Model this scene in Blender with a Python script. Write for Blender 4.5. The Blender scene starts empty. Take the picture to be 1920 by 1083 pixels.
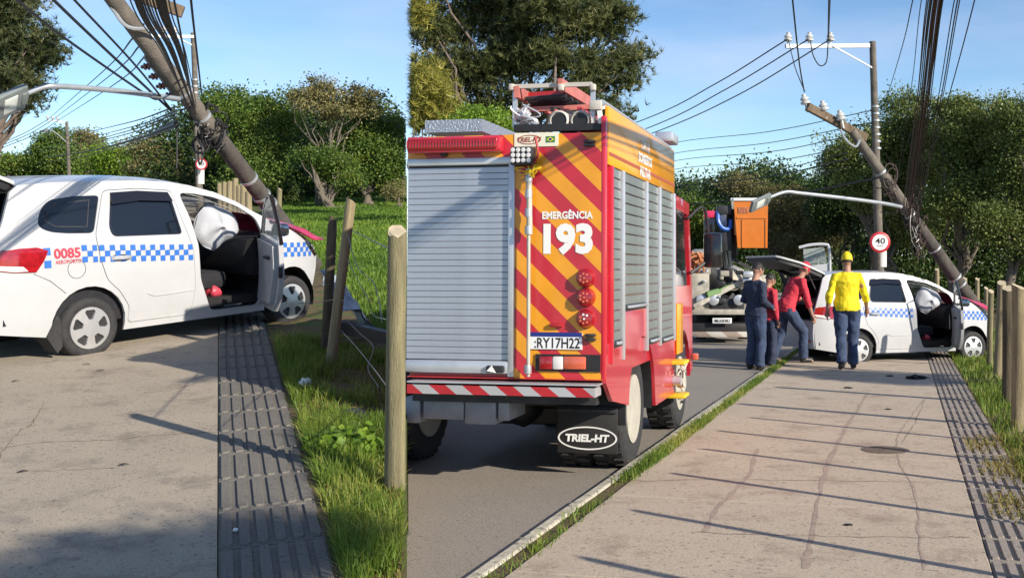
import bpy, bmesh, math, random
import numpy as np
from mathutils import Vector, Matrix
from mathutils.geometry import delaunay_2d_cdt

random.seed(7); np.random.seed(7)
scene = bpy.context.scene
COL = scene.collection
R = math.radians

# ------------------------------------------------------------------ camera
F, CX, CY, CZ = 2000.0, 1200.0, 410.0, 1.58     # lens in photograph pixels, optical axis, eye height
HL, HORL = 1.90, 302.0                          # left street: eye height over it, where it vanishes
HR, HORR = 1.58, 512.0                          # right street
cam_d = bpy.data.cameras.new('camera')
cam = bpy.data.objects.new('camera', cam_d); COL.objects.link(cam)
cam.location = (0, 0, CZ); cam.rotation_euler = (R(90), 0, 0)
cam_d.sensor_width = 36; cam_d.lens = F/1920*36
cam_d.shift_x = -(CX-960)/1920; cam_d.shift_y = -(541.5-CY)/1920
cam_d.clip_start = .05; cam_d.clip_end = 3000
scene.camera = cam
# ------------------------------------------------------------------ sky, sun, exposure
AZ, EL = R(37), R(25.5)
SUN = Vector((math.cos(EL)*math.cos(AZ), -math.cos(EL)*math.sin(AZ), math.sin(EL)))
world = bpy.data.worlds.new('World'); scene.world = world; world.use_nodes = True
wn = world.node_tree.nodes; wl = world.node_tree.links
bg = wn['Background']
sky = wn.new('ShaderNodeTexSky'); sky.sky_type = 'NISHITA'; sky.sun_disc = False
sky.sun_elevation = EL; sky.sun_rotation = math.atan2(SUN.x, SUN.y)
sky.air_density = 1.0; sky.dust_density = .0; sky.ozone_density = 2.0; sky.altitude = 1800
tc = wn.new('ShaderNodeTexCoord'); mp = wn.new('ShaderNodeMapping'); mp.inputs['Scale'].default_value = (1.2, 1.2, 5.0)
nz = wn.new('ShaderNodeTexNoise'); nz.inputs['Scale'].default_value = 2.2; nz.inputs['Detail'].default_value = 5
cr = wn.new('ShaderNodeValToRGB'); cr.color_ramp.elements[0].position = .42; cr.color_ramp.elements[1].position = .8
cr.color_ramp.elements[1].color = (.62, .62, .62, 1)
mixc = wn.new('ShaderNodeMixRGB'); mixc.inputs['Color2'].default_value = (5.6, 6.1, 7.4, 1)
wl.new(tc.outputs['Generated'], mp.inputs['Vector']); wl.new(mp.outputs[0], nz.inputs['Vector'])
wl.new(nz.outputs['Fac'], cr.inputs['Fac']); wl.new(cr.outputs['Color'], mixc.inputs['Fac'])
tn = wn.new('ShaderNodeMixRGB'); tn.blend_type = 'MULTIPLY'; tn.inputs['Fac'].default_value = 1; tn.inputs['Color2'].default_value = (.86, .98, 1.08, 1)
wl.new(sky.outputs['Color'], tn.inputs['Color1']); wl.new(tn.outputs['Color'], mixc.inputs['Color1']); wl.new(mixc.outputs['Color'], bg.inputs['Color'])
bg.inputs['Strength'].default_value = .105
sd = bpy.data.lights.new('sun', 'SUN'); sd.energy = 5.0; sd.angle = R(.55); sd.color = (1, .90, .76)
sun = bpy.data.objects.new('sun', sd); COL.objects.link(sun); sun.rotation_euler = SUN.to_track_quat('Z', 'Y').to_euler()
sun.location = (20, -20, 30)
vs = scene.view_settings; vs.view_transform = 'Standard'; vs.look = 'None'; vs.exposure = .5; vs.gamma = 1; vs.use_curve_mapping = False
scene.render.engine = 'CYCLES'

# ------------------------------------------------------------------ places from photograph measurements
SL, SR = (CY-HORL)/F, (CY-HORR)/F
CUT = (763-CX)/F                                # the line where the field meets the road
def P(x, y, Y): return Vector(((x-CX)/F*Y, Y, CZ-(y-CY)/F*Y))
def GL(x, y): return P(x, y, HL*F/(y-HORL))
def GR(x, y): return P(x, y, HR*F/(y-HORR))
def zL(Y): return CZ-HL+SL*Y
def zR(Y): return CZ-HR+SR*Y
def frame(o, xd, n):
    n = n.normalized(); x = (xd-n*xd.dot(n)).normalized(); y = n.cross(x)
    m = Matrix((x, y, n)).transposed().to_4x4(); m.translation = o
    return m
NL, NR = Vector((0, -SL, 1)).normalized(), Vector((0, -SR, 1)).normalized()
def street(o, vx, vy, n):
    f = Vector(((vx-CX)/F, 1, -(vy-CY)/F)).normalized(); r = f.cross(n).normalized(); f = n.cross(r)
    m = Matrix((r, f, n)).transposed().to_4x4(); m.translation = o
    return m
FL = street(Vector((0, 0, CZ-HL)), 410, HORL, NL)     # u right, v along the street, w up
FR = street(Vector((0, 0, CZ-HR)), 1690, HORR, NR)
FLi, FRi = FL.inverted(), FR.inverted()
def on(M, px, py, axis, val=0.0):
    """pixel -> local point on the plane axis=val of frame M"""
    mi = M.inverted(); o = mi @ Vector((0, 0, CZ)); d = mi.to_3x3() @ Vector(((px-CX)/F, 1, -(py-CY)/F))
    return o+d*((val-o[axis])/d[axis])

# ------------------------------------------------------------------ materials
def lin(c):
    return tuple(((v/255)/12.92 if v/255 <= .04045 else ((v/255+.055)/1.055)**2.4) for v in c)
MATS = {}
def mat(name, col, rough=.6, metal=0., var=0., scale=6., bump=0., bscale=60., spec=.5, coat=0., stretch=(1, 1, 1), col2=None, trans=0., alpha=1.):
    m = bpy.data.materials.new(name); m.use_nodes = True; MATS[name] = m
    n = m.node_tree.nodes; l = m.node_tree.links; b = n['Principled BSDF']
    b.inputs['Base Color'].default_value = (*col, 1); b.inputs['Roughness'].default_value = rough
    b.inputs['Metallic'].default_value = metal; b.inputs['Specular IOR Level'].default_value = spec
    b.inputs['Coat Weight'].default_value = coat; b.inputs['Coat Roughness'].default_value = .06
    b.inputs['Transmission Weight'].default_value = trans; b.inputs['Alpha'].default_value = alpha
    if var or bump or col2:
        t = n.new('ShaderNodeTexCoord'); mpn = n.new('ShaderNodeMapping'); mpn.inputs['Scale'].default_value = stretch
        l.new(t.outputs['Object'], mpn.inputs['Vector'])
    if var or col2:
        a = n.new('ShaderNodeTexNoise'); a.inputs['Scale'].default_value = scale; a.inputs['Detail'].default_value = 7
        a.inputs['Roughness'].default_value = .65
        l.new(mpn.outputs[0], a.inputs['Vector'])
        rp = n.new('ShaderNodeValToRGB'); rp.color_ramp.elements[0].position = .3; rp.color_ramp.elements[1].position = .7
        c2 = col2 or tuple(min(1, v*(1+var)) for v in col)
        c1 = col if col2 else tuple(v*(1-var) for v in col)
        rp.color_ramp.elements[0].color = (*c1, 1); rp.color_ramp.elements[1].color = (*c2, 1)
        l.new(a.outputs['Fac'], rp.inputs['Fac']); l.new(rp.outputs['Color'], b.inputs['Base Color'])
    if bump:
        a2 = n.new('ShaderNodeTexNoise'); a2.inputs['Scale'].default_value = bscale; a2.inputs['Detail'].default_value = 5
        l.new(mpn.outputs[0], a2.inputs['Vector'])
        bp = n.new('ShaderNodeBump'); bp.inputs['Strength'].default_value = bump; bp.inputs['Distance'].default_value = .02
        l.new(a2.outputs['Fac'], bp.inputs['Height']); l.new(bp.outputs['Normal'], b.inputs['Normal'])
    return m
def leaf_mat(name, c1, c2, c3, rough=.5, tr=.3):
    """leaf colour varies leaf by leaf (attribute 'tint')"""
    m = bpy.data.materials.new(name); m.use_nodes = True; MATS[name] = m
    n = m.node_tree.nodes; l = m.node_tree.links; b = n['Principled BSDF']
    at = n.new('ShaderNodeAttribute'); at.attribute_name = 'tint'
    rp = n.new('ShaderNodeValToRGB'); e = rp.color_ramp.elements
    e[0].position = 0; e[0].color = (*c1, 1); e[1].position = 1; e[1].color = (*c3, 1)
    k = e.new(.55); k.color = (*c2, 1)
    l.new(at.outputs['Fac'], rp.inputs['Fac']); l.new(rp.outputs['Color'], b.inputs['Base Color'])
    b.inputs['Roughness'].default_value = rough; b.inputs['Specular IOR Level'].default_value = .35
    t = n.new('ShaderNodeBsdfTranslucent'); l.new(rp.outputs['Color'], t.inputs['Color'])
    mx = n.new('ShaderNodeMixShader'); mx.inputs['Fac'].default_value = tr
    l.new(b.outputs[0], mx.inputs[1]); l.new(t.outputs[0], mx.inputs[2]); l.new(mx.outputs[0], n['Material Output'].inputs['Surface'])
    return m
def ground_mat(name, base, dark, light, fine=140., big=.8, rough=.9, bump=.4, stain=None):
    m = bpy.data.materials.new(name); m.use_nodes = True; MATS[name] = m
    n = m.node_tree.nodes; l = m.node_tree.links; b = n['Principled BSDF']; b.inputs['Roughness'].default_value = rough
    b.inputs['Specular IOR Level'].default_value = .25
    t = n.new('ShaderNodeTexCoord')
    def noise(s, d=6, r=.6):
        a = n.new('ShaderNodeTexNoise'); a.inputs['Scale'].default_value = s; a.inputs['Detail'].default_value = d; a.inputs['Roughness'].default_value = r
        l.new(t.outputs['Object'], a.inputs['Vector']); return a
    def ramp(src, p0, p1, c0, c1):
        r_ = n.new('ShaderNodeValToRGB'); r_.color_ramp.elements[0].position = p0; r_.color_ramp.elements[1].position = p1
        r_.color_ramp.elements[0].color = (*c0, 1); r_.color_ramp.elements[1].color = (*c1, 1); l.new(src, r_.inputs['Fac']); return r_
    big_n = noise(big, 8, .7); r1 = ramp(big_n.outputs['Fac'], .3, .7, dark, base)
    fn = noise(fine, 4, .7); r2 = ramp(fn.outputs['Fac'], .35, .72, (0, 0, 0), (1, 1, 1))
    mx = n.new('ShaderNodeMixRGB'); l.new(r2.outputs['Color'], mx.inputs['Fac']); l.new(r1.outputs['Color'], mx.inputs['Color1']); mx.inputs['Color2'].default_value = (*light, 1)
    sn = noise(fine*.45, 3, .6); r3 = ramp(sn.outputs['Fac'], .60, .68, (0, 0, 0), (.75, .75, .75))
    mx2 = n.new('ShaderNodeMixRGB'); l.new(r3.outputs['Color'], mx2.inputs['Fac']); l.new(mx.outputs['Color'], mx2.inputs['Color1']); mx2.inputs['Color2'].default_value = (*[v*.45 for v in dark], 1)
    last = mx2
    if stain:
        s2 = noise(2.3, 6, .75); r4 = ramp(s2.outputs['Fac'], .52, .68, (0, 0, 0), (.7, .7, .7))
        mx3 = n.new('ShaderNodeMixRGB'); l.new(r4.outputs['Color'], mx3.inputs['Fac']); l.new(last.outputs['Color'], mx3.inputs['Color1']); mx3.inputs['Color2'].default_value = (*stain, 1)
        last = mx3
    l.new(last.outputs['Color'], b.inputs['Base Color'])
    bp = n.new('ShaderNodeBump'); bp.inputs['Strength'].default_value = bump; bp.inputs['Distance'].default_value = .01
    l.new(fn.outputs['Fac'], bp.inputs['Height']); l.new(bp.outputs['Normal'], b.inputs['Normal'])
    return m
def stripe_mat(name, ca, cb, period, angle, axes='XZ', rough=.35, coat=.4):
    """flat printed diagonal stripes"""
    m = bpy.data.materials.new(name); m.use_nodes = True; MATS[name] = m
    n = m.node_tree.nodes; l = m.node_tree.links; b = n['Principled BSDF']; b.inputs['Roughness'].default_value = rough
    b.inputs['Coat Weight'].default_value = coat
    t = n.new('ShaderNodeTexCoord'); s = n.new('ShaderNodeSeparateXYZ'); l.new(t.outputs['Object'], s.inputs[0])
    def math_(op, a, c):
        q = n.new('ShaderNodeMath'); q.operation = op
        for i, v in enumerate((a, c)):
            if isinstance(v, (int, float)): q.inputs[i].default_value = v
            else: l.new(v, q.inputs[i])
        return q.outputs[0]
    a = math_('MULTIPLY', s.outputs[axes[0]], math.sin(angle)/period); c = math_('MULTIPLY', s.outputs[axes[1]], math.cos(angle)/period)
    fr_ = math_('FRACT', math_('ADD', math_('ADD', a, c), 100.0), 0.0); g = math_('GREATER_THAN', fr_, .5)
    mx = n.new('ShaderNodeMixRGB'); l.new(g, mx.inputs['Fac']); mx.inputs['Color1'].default_value = (*ca, 1); mx.inputs['Color2'].default_value = (*cb, 1)
    dn = n.new('ShaderNodeTexNoise'); dn.inputs['Scale'].default_value = 4; dn.inputs['Detail'].default_value = 6; l.new(t.outputs['Object'], dn.inputs['Vector'])
    dr = n.new('ShaderNodeValToRGB'); dr.color_ramp.elements[0].position = .3; dr.color_ramp.elements[0].color = (.82, .8, .78, 1); dr.color_ramp.elements[1].position = .65
    l.new(dn.outputs['Fac'], dr.inputs['Fac'])
    mu = n.new('ShaderNodeMixRGB'); mu.blend_type = 'MULTIPLY'; mu.inputs['Fac'].default_value = 1; l.new(mx.outputs[0], mu.inputs['Color1']); l.new(dr.outputs[0], mu.inputs['Color2'])
    l.new(mu.outputs[0], b.inputs['Base Color'])
    return m

mat('white_paint', (.465, .475, .49), .3, coat=.5, var=.05, scale=3)
mat('black_plastic', (.018, .018, .02), .5, var=.3, scale=12)
mat('gloss_black', (.012, .012, .016), .12, coat=.6)
mat('dark_cloth', (.014, .015, .02), .9, var=.4, scale=20)
mat('rubber', (.028, .028, .03), .8, var=.35, scale=18, bump=.3, bscale=90)
mat('tinted_glass', (.008, .011, .017), .04, spec=.5, coat=.15)
mat('silver', (.55, .56, .57), .35, metal=.55, var=.08, scale=9)
mat('dark_metal', (.05, .05, .055), .5, metal=.5, var=.3)
mat('blue_decal', (.03, .14, .5), .4)
mat('red_decal', (.5, .05, .08), .4)
mat('red_lamp', (.30, .008, .014), .12, coat=1., var=.3, scale=22)
mat('clear_lamp', (.7, .68, .66), .12, coat=1.)
mat('amber_lamp', (.6, .12, .06), .15, coat=1.)
mat('hood_red', (.5, .035, .095), .35, coat=.4, var=.25, scale=6)
mat('airbag', (.42, .44, .48), .85, var=.14, scale=5, bump=.45, bscale=7)
mat('glass', (.75, .85, .82), .03, trans=.0, alpha=.22, spec=.8)
mat('shattered_glass', (.7, .8, .78), .3, alpha=.42, var=.3, scale=30, bump=.8, bscale=60)
mat('mirror_glass', (.2, .25, .3), .05, metal=.9)
mat('crumpled_plastic', (.30, .37, .42), .35, var=.55, scale=9, bump=.8, bscale=25)
mat('door_trim', (.33, .35, .38), .6, var=.15)
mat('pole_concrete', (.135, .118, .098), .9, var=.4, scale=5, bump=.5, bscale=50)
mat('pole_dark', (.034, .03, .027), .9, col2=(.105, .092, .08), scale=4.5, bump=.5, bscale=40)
mat('pole_white', (.62, .61, .58), .8, var=.12)
mat('old_timber', (.16, .115, .075), .9, var=.45, scale=5, stretch=(1, 1, .25), bump=.6, bscale=40)
mat('galvanised', (.42, .45, .47), .45, metal=.5, var=.12)
mat('cable', (.012, .012, .014), .6)
mat('cable_brown', (.06, .035, .03), .65)
mat('wire_steel', (.28, .27, .26), .5, metal=.6)
mat('porcelain', (.55, .54, .52), .25, coat=.5, var=.15)
mat('porcelain_brown', (.13, .05, .035), .25, coat=.6)
mat('sign_white', (.78, .78, .76), .45)
mat('sign_red', (.5, .025, .04), .45)
mat('sign_black', (.015, .015, .015), .5)
mat('lamp_grey', (.22, .25, .25), .5, metal=.3, var=.1)
mat('lamp_glass', (.62, .66, .62), .2, coat=.6)
mat('post_wood', (.17, .135, .075), .85, col2=(.36, .30, .18), scale=4, stretch=(6, 6, .5), bump=.5, bscale=35)
mat('post_green', (.12, .105, .06), .85, col2=(.27, .24, .13), scale=4, stretch=(6, 6, .5), bump=.6, bscale=35)
mat('post_dark', (.035, .028, .02), .9, col2=(.16, .135, .08), scale=3, stretch=(5, 5, .6), bump=.7, bscale=30)
mat('post_cut', (.45, .38, .26), .9, var=.2, scale=25)
mat('bark', (.075, .06, .045), .95, col2=(.19, .165, .13), scale=6, stretch=(3, 3, .6), bump=.6, bscale=12)
mat('bark_pine', (.08, .06, .05), .95, col2=(.2, .16, .13), scale=4, bump=.6, bscale=9)
mat('earth', (.12, .075, .045), .95, col2=(.2, .14, .085), scale=9, bump=.5, bscale=30)
mat('litter_white', (.75, .75, .74), .6, var=.1)
mat('litter_black', (.02, .02, .023), .4, bump=.6, bscale=20)
mat('leaf_brown', (.04, .025, .018), .9, var=.4)
mat('fire_red', (.52, .022, .04), .25, coat=.7, var=.12, scale=3)
mat('fire_red_dark', (.40, .02, .022), .35, coat=.3, var=.15)
mat('fire_yellow', (.80, .34, .012), .3, coat=.5, var=.08, scale=4)
mat('shutter', (.44, .47, .53), .34, metal=.55, var=.08, scale=5, bump=.06, bscale=20)
mat('shutter_shaded', (.24, .27, .265), .4, metal=.45, var=.12, scale=4)  # shutter aluminium made darker: the side's shade is put into the colour
mat('aluminium', (.62, .64, .67), .35, metal=.6, var=.08)
mat('shutter_gap', (.05, .055, .065), .6)
mat('cream_sign', (.75, .72, .58), .5, var=.06)
mat('print_brown', (.35, .08, .04), .5)
mat('flag_green', (.02, .2, .05), .5); mat('flag_yellow', (.75, .6, .03), .5); mat('flag_blue', (.02, .04, .25), .5)
mat('print_white', (.78, .78, .76), .45)
mat('plate_white', (.75, .77, .78), .4); mat('plate_blue', (.015, .03, .2), .4)
mat('yellow_paint', (.72, .5, .02), .45, var=.15)
mat('grey_box', (.30, .32, .36), .5, metal=.3, var=.15)
mat('wheel_white', (.42, .40, .34), .45, var=.15)
mat('flap_black', (.022, .021, .02), .6, var=.3)
mat('tread_plate', (.5, .54, .6), .35, metal=.7, bump=.8, bscale=45)
mat('hose', (.5, .47, .42), .7)
mat('ladder_red', (.50, .16, .13), .5, var=.3)
mat('orange_grp', (.58, .16, .015), .35, coat=.3, var=.08)
mat('truck_beige', (.36, .34, .29), .5, var=.35); mat('blue_hose', (.02, .12, .5), .4)
mat('pale_green', (.12, .22, .08), .6); mat('equipment_orange', (.42, .16, .07), .7, var=.4, scale=14)
mat('pink_lamp', (.6, .03, .1), .3)
mat('navy_cloth', (.022, .032, .065), .85, var=.35, scale=7, bump=.9, bscale=9)
mat('denim', (.035, .055, .11), .9, var=.4, scale=8, bump=.9, bscale=10)
mat('red_cloth', (.50, .03, .055), .85, var=.2, scale=7, bump=.9, bscale=9)
mat('yellow_cloth', (.78, .62, .01), .8, var=.12, scale=6, bump=1., bscale=8)
mat('yellow_cap', (.78, .58, .01), .7, var=.1); mat('red_cap', (.45, .02, .04), .7, var=.1)
mat('skin', (.36, .19, .13), .55, var=.1); mat('hair', (.015, .011, .009), .6, bump=.5, bscale=60)
mat('boots', (.02, .018, .018), .5, var=.3); mat('eye_white', (.7, .68, .65), .3)
mat('iron_cover', (.16, .125, .10), .8, metal=.2, var=.4, scale=20)
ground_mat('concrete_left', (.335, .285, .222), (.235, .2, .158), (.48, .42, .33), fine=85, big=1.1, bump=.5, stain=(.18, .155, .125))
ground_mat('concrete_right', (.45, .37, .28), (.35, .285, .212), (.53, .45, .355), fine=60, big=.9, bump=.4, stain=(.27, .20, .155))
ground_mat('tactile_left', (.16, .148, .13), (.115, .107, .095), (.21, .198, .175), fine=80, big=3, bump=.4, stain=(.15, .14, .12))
ground_mat('tactile_right', (.30, .26, .22), (.21, .185, .16), (.37, .32, .27), fine=60, big=3, bump=.4)
ground_mat('asphalt', (.26, .23, .195), (.205, .183, .157), (.33, .30, .255), fine=90, big=.5, bump=.5)
ground_mat('kerb_paint', (.52, .47, .36), (.3, .27, .21), (.6, .56, .46), fine=30, big=4, bump=.4, stain=(.2, .17, .12))
ground_mat('turf', (.07, .115, .022), (.05, .08, .018), (.13, .13, .045), fine=12, big=.7, bump=.6, stain=(.11, .075, .04))
ground_mat('verge_soil', (.11, .09, .045), (.06, .065, .025), (.17, .12, .07), fine=25, big=2.5, bump=.7, stain=(.15, .095, .055))
leaf_mat('grass_blade', (0.060, 0.120, 0.014), (0.156, 0.240, 0.030), (0.432, 0.396, 0.108), .5, .35)
leaf_mat('grass_field', (0.061, 0.135, 0.016), (0.149, 0.257, 0.030), (0.324, 0.405, 0.068), .5, .35)
leaf_mat('grass_dry', (.10, .13, .02), (.30, .24, .07), (.36, .24, .10), .6, .25)
leaf_mat('leaf_mid', (0.044, 0.096, 0.018), (0.124, 0.202, 0.035), (0.268, 0.308, 0.057), .45, .3)
leaf_mat('leaf_dark', (0.021, 0.048, 0.013), (0.053, 0.098, 0.021), (0.122, 0.156, 0.040), .45, .25)
leaf_mat('leaf_bright', (0.075, 0.150, 0.015), (0.179, 0.299, 0.030), (0.329, 0.433, 0.059), .45, .35)
leaf_mat('leaf_olive', (0.101, 0.100, 0.034), (0.220, 0.202, 0.079), (0.355, 0.307, 0.141), .55, .25)
leaf_mat('leaf_sun', (0.072, 0.111, 0.026), (0.156, 0.202, 0.052), (0.286, 0.312, 0.098), .5, .3)
leaf_mat('needle', (0.035, 0.055, 0.02), (0.105, 0.125, 0.04), (0.215, 0.21, 0.075), .5, .25)
leaf_mat('needle_dark', (0.03, 0.05, 0.02), (0.075, 0.095, 0.035), (0.16, 0.15, 0.06), .5, .2)
leaf_mat('needle_light', (0.141, 0.151, 0.029), (0.317, 0.302, 0.058), (0.493, 0.437, 0.096), .5, .3)

# ------------------------------------------------------------------ objects
def tag(o, label=None, cat=None, group=None, kind=None):
    if label: o['label'] = label
    if cat: o['category'] = cat
    if group: o['group'] = group
    if kind: o['kind'] = kind
    return o
def thing(name, label, cat, M=None, group=None):
    o = bpy.data.objects.new(name, None); COL.objects.link(o); o.empty_display_size = .1
    if M is not None: o.matrix_world = M
    return tag(o, label, cat, group)
def link(name, me, m=None, parent=None, M=None, smooth=None):
    o = bpy.data.objects.new(name, me); COL.objects.link(o)
    if m is not None and not me.materials: me.materials.append(MATS[m] if isinstance(m, str) else m)
    if parent is not None: o.parent = parent
    if M is not None:
        if parent is None: o.matrix_world = M
        else: o.matrix_local = M
    return o
def smooth_by_angle(me, ang=R(40)):
    me.polygons.foreach_set('use_smooth', [True]*len(me.polygons))
    bm = bmesh.new(); bm.from_mesh(me)
    for e in bm.edges:
        if len(e.link_faces) == 2 and e.calc_face_angle(0) > ang: e.smooth = False
    bm.to_mesh(me); bm.free()

class MB:
    def __init__(s): s.v = []; s.f = []
    def add(s, vs, fs):
        n = len(s.v); s.v += [tuple(v) for v in vs]; s.f += [tuple(i+n for i in f) for f in fs]; return s
    def box(s, c, d, rot=None, bev=0.):
        x, y, z = (q/2 for q in d); c = Vector(c)
        if bev:
            bm = bmesh.new(); bmesh.ops.create_cube(bm, size=1)
            for v in bm.verts: v.co = Vector((v.co.x*d[0], v.co.y*d[1], v.co.z*d[2]))
            bmesh.ops.bevel(bm, geom=bm.edges[:]+bm.verts[:], offset=min(bev, min(d)*.45), segments=2, affect='EDGES', profile=.5)
            bm.verts.index_update()
            vs = [v.co.copy() for v in bm.verts]; fs = [[v.index for v in f.verts] for f in bm.faces]; bm.free()
        else:
            vs = [Vector((a, b, e)) for a in (-x, x) for b in (-y, y) for e in (-z, z)]
            fs = [(0, 1, 3, 2), (4, 6, 7, 5), (0, 4, 5, 1), (2, 3, 7, 6), (0, 2, 6, 4), (1, 5, 7, 3)]
        if rot is not None: vs = [rot @ v for v in vs]
        return s.add([v+c for v in vs], fs)
    def bar(s, a, b, w, h, up=(0, 0, 1)):
        a, b = Vector(a), Vector(b); d = b-a; L = d.length; d.normalize(); up = Vector(up)
        if abs(d.dot(up)) > .98: up = Vector((1, 0, 0))
        x = d.cross(up).normalized(); z = x.cross(d)
        m = Matrix((x, d, z)).transposed()
        return s.box((a+b)/2, (w, L, h), m)
    def tube(s, pts, rad, n=8, ref=(0, 0, 1), cap=True, flat=1.):
        """tube along pts; rad a number or list of numbers / (a, b) pairs"""
        pts = [Vector(p) for p in pts]; k = len(pts)
        rad = list(rad) if isinstance(rad, (list, tuple)) else [rad]*k
        vs, fs = [], []; ref = Vector(ref); X = None
        for i, p in enumerate(pts):
            d = (pts[min(i+1, k-1)]-pts[max(i-1, 0)])
            if d.length < 1e-9: d = Vector((0, 0, 1))
            d.normalize()
            if X is None:
                rf = ref if abs(d.dot(ref)) < .95 else (Vector((1, 0, 0)) if abs(d.x) < .9 else Vector((0, 1, 0)))
                X = d.cross(rf).normalized()
            else:
                X = (X-d*X.dot(d)).normalized()
            Yv = d.cross(X); r = rad[i]; a, b = (r if isinstance(r, (tuple, list)) else (r, r*flat))
            for j in range(n):
                t = 2*math.pi*j/n; vs.append(p+X*(a*math.cos(t))+Yv*(b*math.sin(t)))
        for i in range(k-1):
            for j in range(n):
                j2 = (j+1) % n; fs.append((i*n+j, i*n+j2, (i+1)*n+j2, (i+1)*n+j))
        if cap: fs += [tuple(range(n-1, -1, -1)), tuple((k-1)*n+j for j in range(n))]
        return s.add(vs, fs)
    def lathe(s, prof, n=24, axis='Z', M=None):
        """prof: (radius, height) pairs round an axis"""
        vs, fs = [], []; k = len(prof)
        for r, h in prof:
            for j in range(n):
                t = 2*math.pi*j/n; c, q = r*math.cos(t), r*math.sin(t)
                v = Vector({'Z': (c, q, h), 'Y': (c, h, q), 'X': (h, c, q)}[axis])
                vs.append(M @ v if M is not None else v)
        for i in range(k-1):
            for j in range(n):
                j2 = (j+1) % n; fs.append((i*n+j, i*n+j2, (i+1)*n+j2, (i+1)*n+j))
        fs += [tuple(range(n-1, -1, -1)), tuple((k-1)*n+j for j in range(n))]
        return s.add(vs, fs)
    def prism(s, poly, fa, fb):
        """poly 2D; fa, fb map a 2D point to the two ends"""
        n = len(poly); vs = [fa(*p) for p in poly]+[fb(*p) for p in poly]
        fs = [tuple(range(n)), tuple(range(2*n-1, n-1, -1))]+[(i, (i+1) % n, n+(i+1) % n, n+i) for i in range(n)]
        return s.add(vs, fs)
    def grid(s, nu, nv, fn):
        vs = [fn(i/(nu-1), j/(nv-1)) for i in range(nu) for j in range(nv)]
        fs = [(i*nv+j, (i+1)*nv+j, (i+1)*nv+j+1, i*nv+j+1) for i in range(nu-1) for j in range(nv-1)]
        return s.add(vs, fs)
    def blob(s, c, r, seed=0, amp=.2, sub=2, fr=2.):
        bm = bmesh.new(); bmesh.ops.create_icosphere(bm, subdivisions=sub, radius=1); bm.verts.index_update()
        rn = random.Random(seed); ph = [rn.uniform(0, 6) for _ in range(6)]; c = Vector(c)
        vs = []
        for v in bm.verts:
            p = v.co; k = 1+amp*(math.sin(p.x*fr*1.7+ph[0])*math.sin(p.y*fr*1.9+ph[1])+.7*math.sin(p.z*fr*2.7+ph[2]+p.x*fr)*math.cos(p.y*fr*2.3+ph[3]))
            vs.append(c+Vector((p.x*r[0]*k, p.y*r[1]*k, p.z*r[2]*k)))
        fs = [[v.index for v in f.verts] for f in bm.faces]; bm.free()
        return s.add(vs, fs)
    def mesh(s, name, smooth=True, ang=40, fix=True):
        me = bpy.data.meshes.new(name); me.from_pydata(s.v, [], s.f); me.validate()
        if fix:
            bm = bmesh.new(); bm.from_mesh(me); bmesh.ops.recalc_face_normals(bm, faces=bm.faces); bm.to_mesh(me); bm.free()
        if smooth: smooth_by_angle(me, R(ang))
        return me
    def build(s, name, m, parent=None, M=None, smooth=True, ang=40):
        return link(name, s.mesh(name, smooth, ang), m, parent, M)

def np_mesh(name, V, Fc, tint=None, smooth=False):
    me = bpy.data.meshes.new(name); n, k = Fc.shape
    me.vertices.add(len(V)); me.vertices.foreach_set('co', V.astype(np.float32).ravel())
    me.loops.add(n*k); me.loops.foreach_set('vertex_index', Fc.astype(np.int32).ravel())
    me.polygons.add(n); me.polygons.foreach_set('loop_start', np.arange(0, n*k, k, dtype=np.int32))
    if tint is not None:
        a = me.attributes.new('tint', 'FLOAT', 'POINT'); a.data.foreach_set('value', tint.astype(np.float32))
    me.update(calc_edges=True); me.validate()
    return me
def spline(pts, n=8):
    pts = [Vector(p) for p in pts]
    if len(pts) == 2: return [pts[0].lerp(pts[1], i/n) for i in range(n+1)]
    q = [pts[0]*2-pts[1]]+pts+[pts[-1]*2-pts[-2]]; out = []
    for i in range(1, len(q)-2):
        a, b, c, d = q[i-1:i+3]
        for k in range(n):
            t = k/n; out.append(.5*((2*b)+(c-a)*t+(2*a-5*b+4*c-d)*t*t+(3*b-3*c+d-a)*t**3))
    return out+[pts[-1]]
def pip(p, poly):
    x, y = p; c = False; j = len(poly)-1
    for i in range(len(poly)):
        xi, yi = poly[i]; xj, yj = poly[j]
        if (yi > y) != (yj > y) and x < (xj-xi)*(y-yi)/(yj-yi)+xi: c = not c
        j = i
    return c
def dense(poly, step):
    out = []
    for i in range(len(poly)):
        a, b = poly[i], poly[(i+1) % len(poly)]; k = max(1, int(math.dist(a, b)/step))
        out += [(a[0]+(b[0]-a[0])*t/k, a[1]+(b[1]-a[1])*t/k) for t in range(k)]
    return out
def cdt(outer, holes=(), step=.06):
    loops = [dense(outer, step)]+[dense(h, step) for h in holes]; vs, es = [], []
    for lp in loops:
        n = len(vs); vs += lp; es += [(n+i, n+(i+1) % len(lp)) for i in range(len(lp))]
    xs = [p[0] for p in outer]; ys = [p[1] for p in outer]; bd = np.array(vs)
    x = min(xs)+step/2
    while x < max(xs):
        y = min(ys)+step/2
        while y < max(ys):
            if pip((x, y), outer) and not any(pip((x, y), h) for h in holes) and np.min(np.hypot(bd[:, 0]-x, bd[:, 1]-y)) > step*.45: vs.append((x, y))
            y += step
        x += step
    r = delaunay_2d_cdt([Vector(v) for v in vs], es, [], 0, 1e-6)
    V = [tuple(v) for v in r[0]]; T = []
    for t in r[2]:
        c = (sum(V[i][0] for i in t)/3, sum(V[i][1] for i in t)/3)
        if pip(c, outer) and not any(pip(c, h) for h in holes): T.append(tuple(t))
    return V, T
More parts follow.
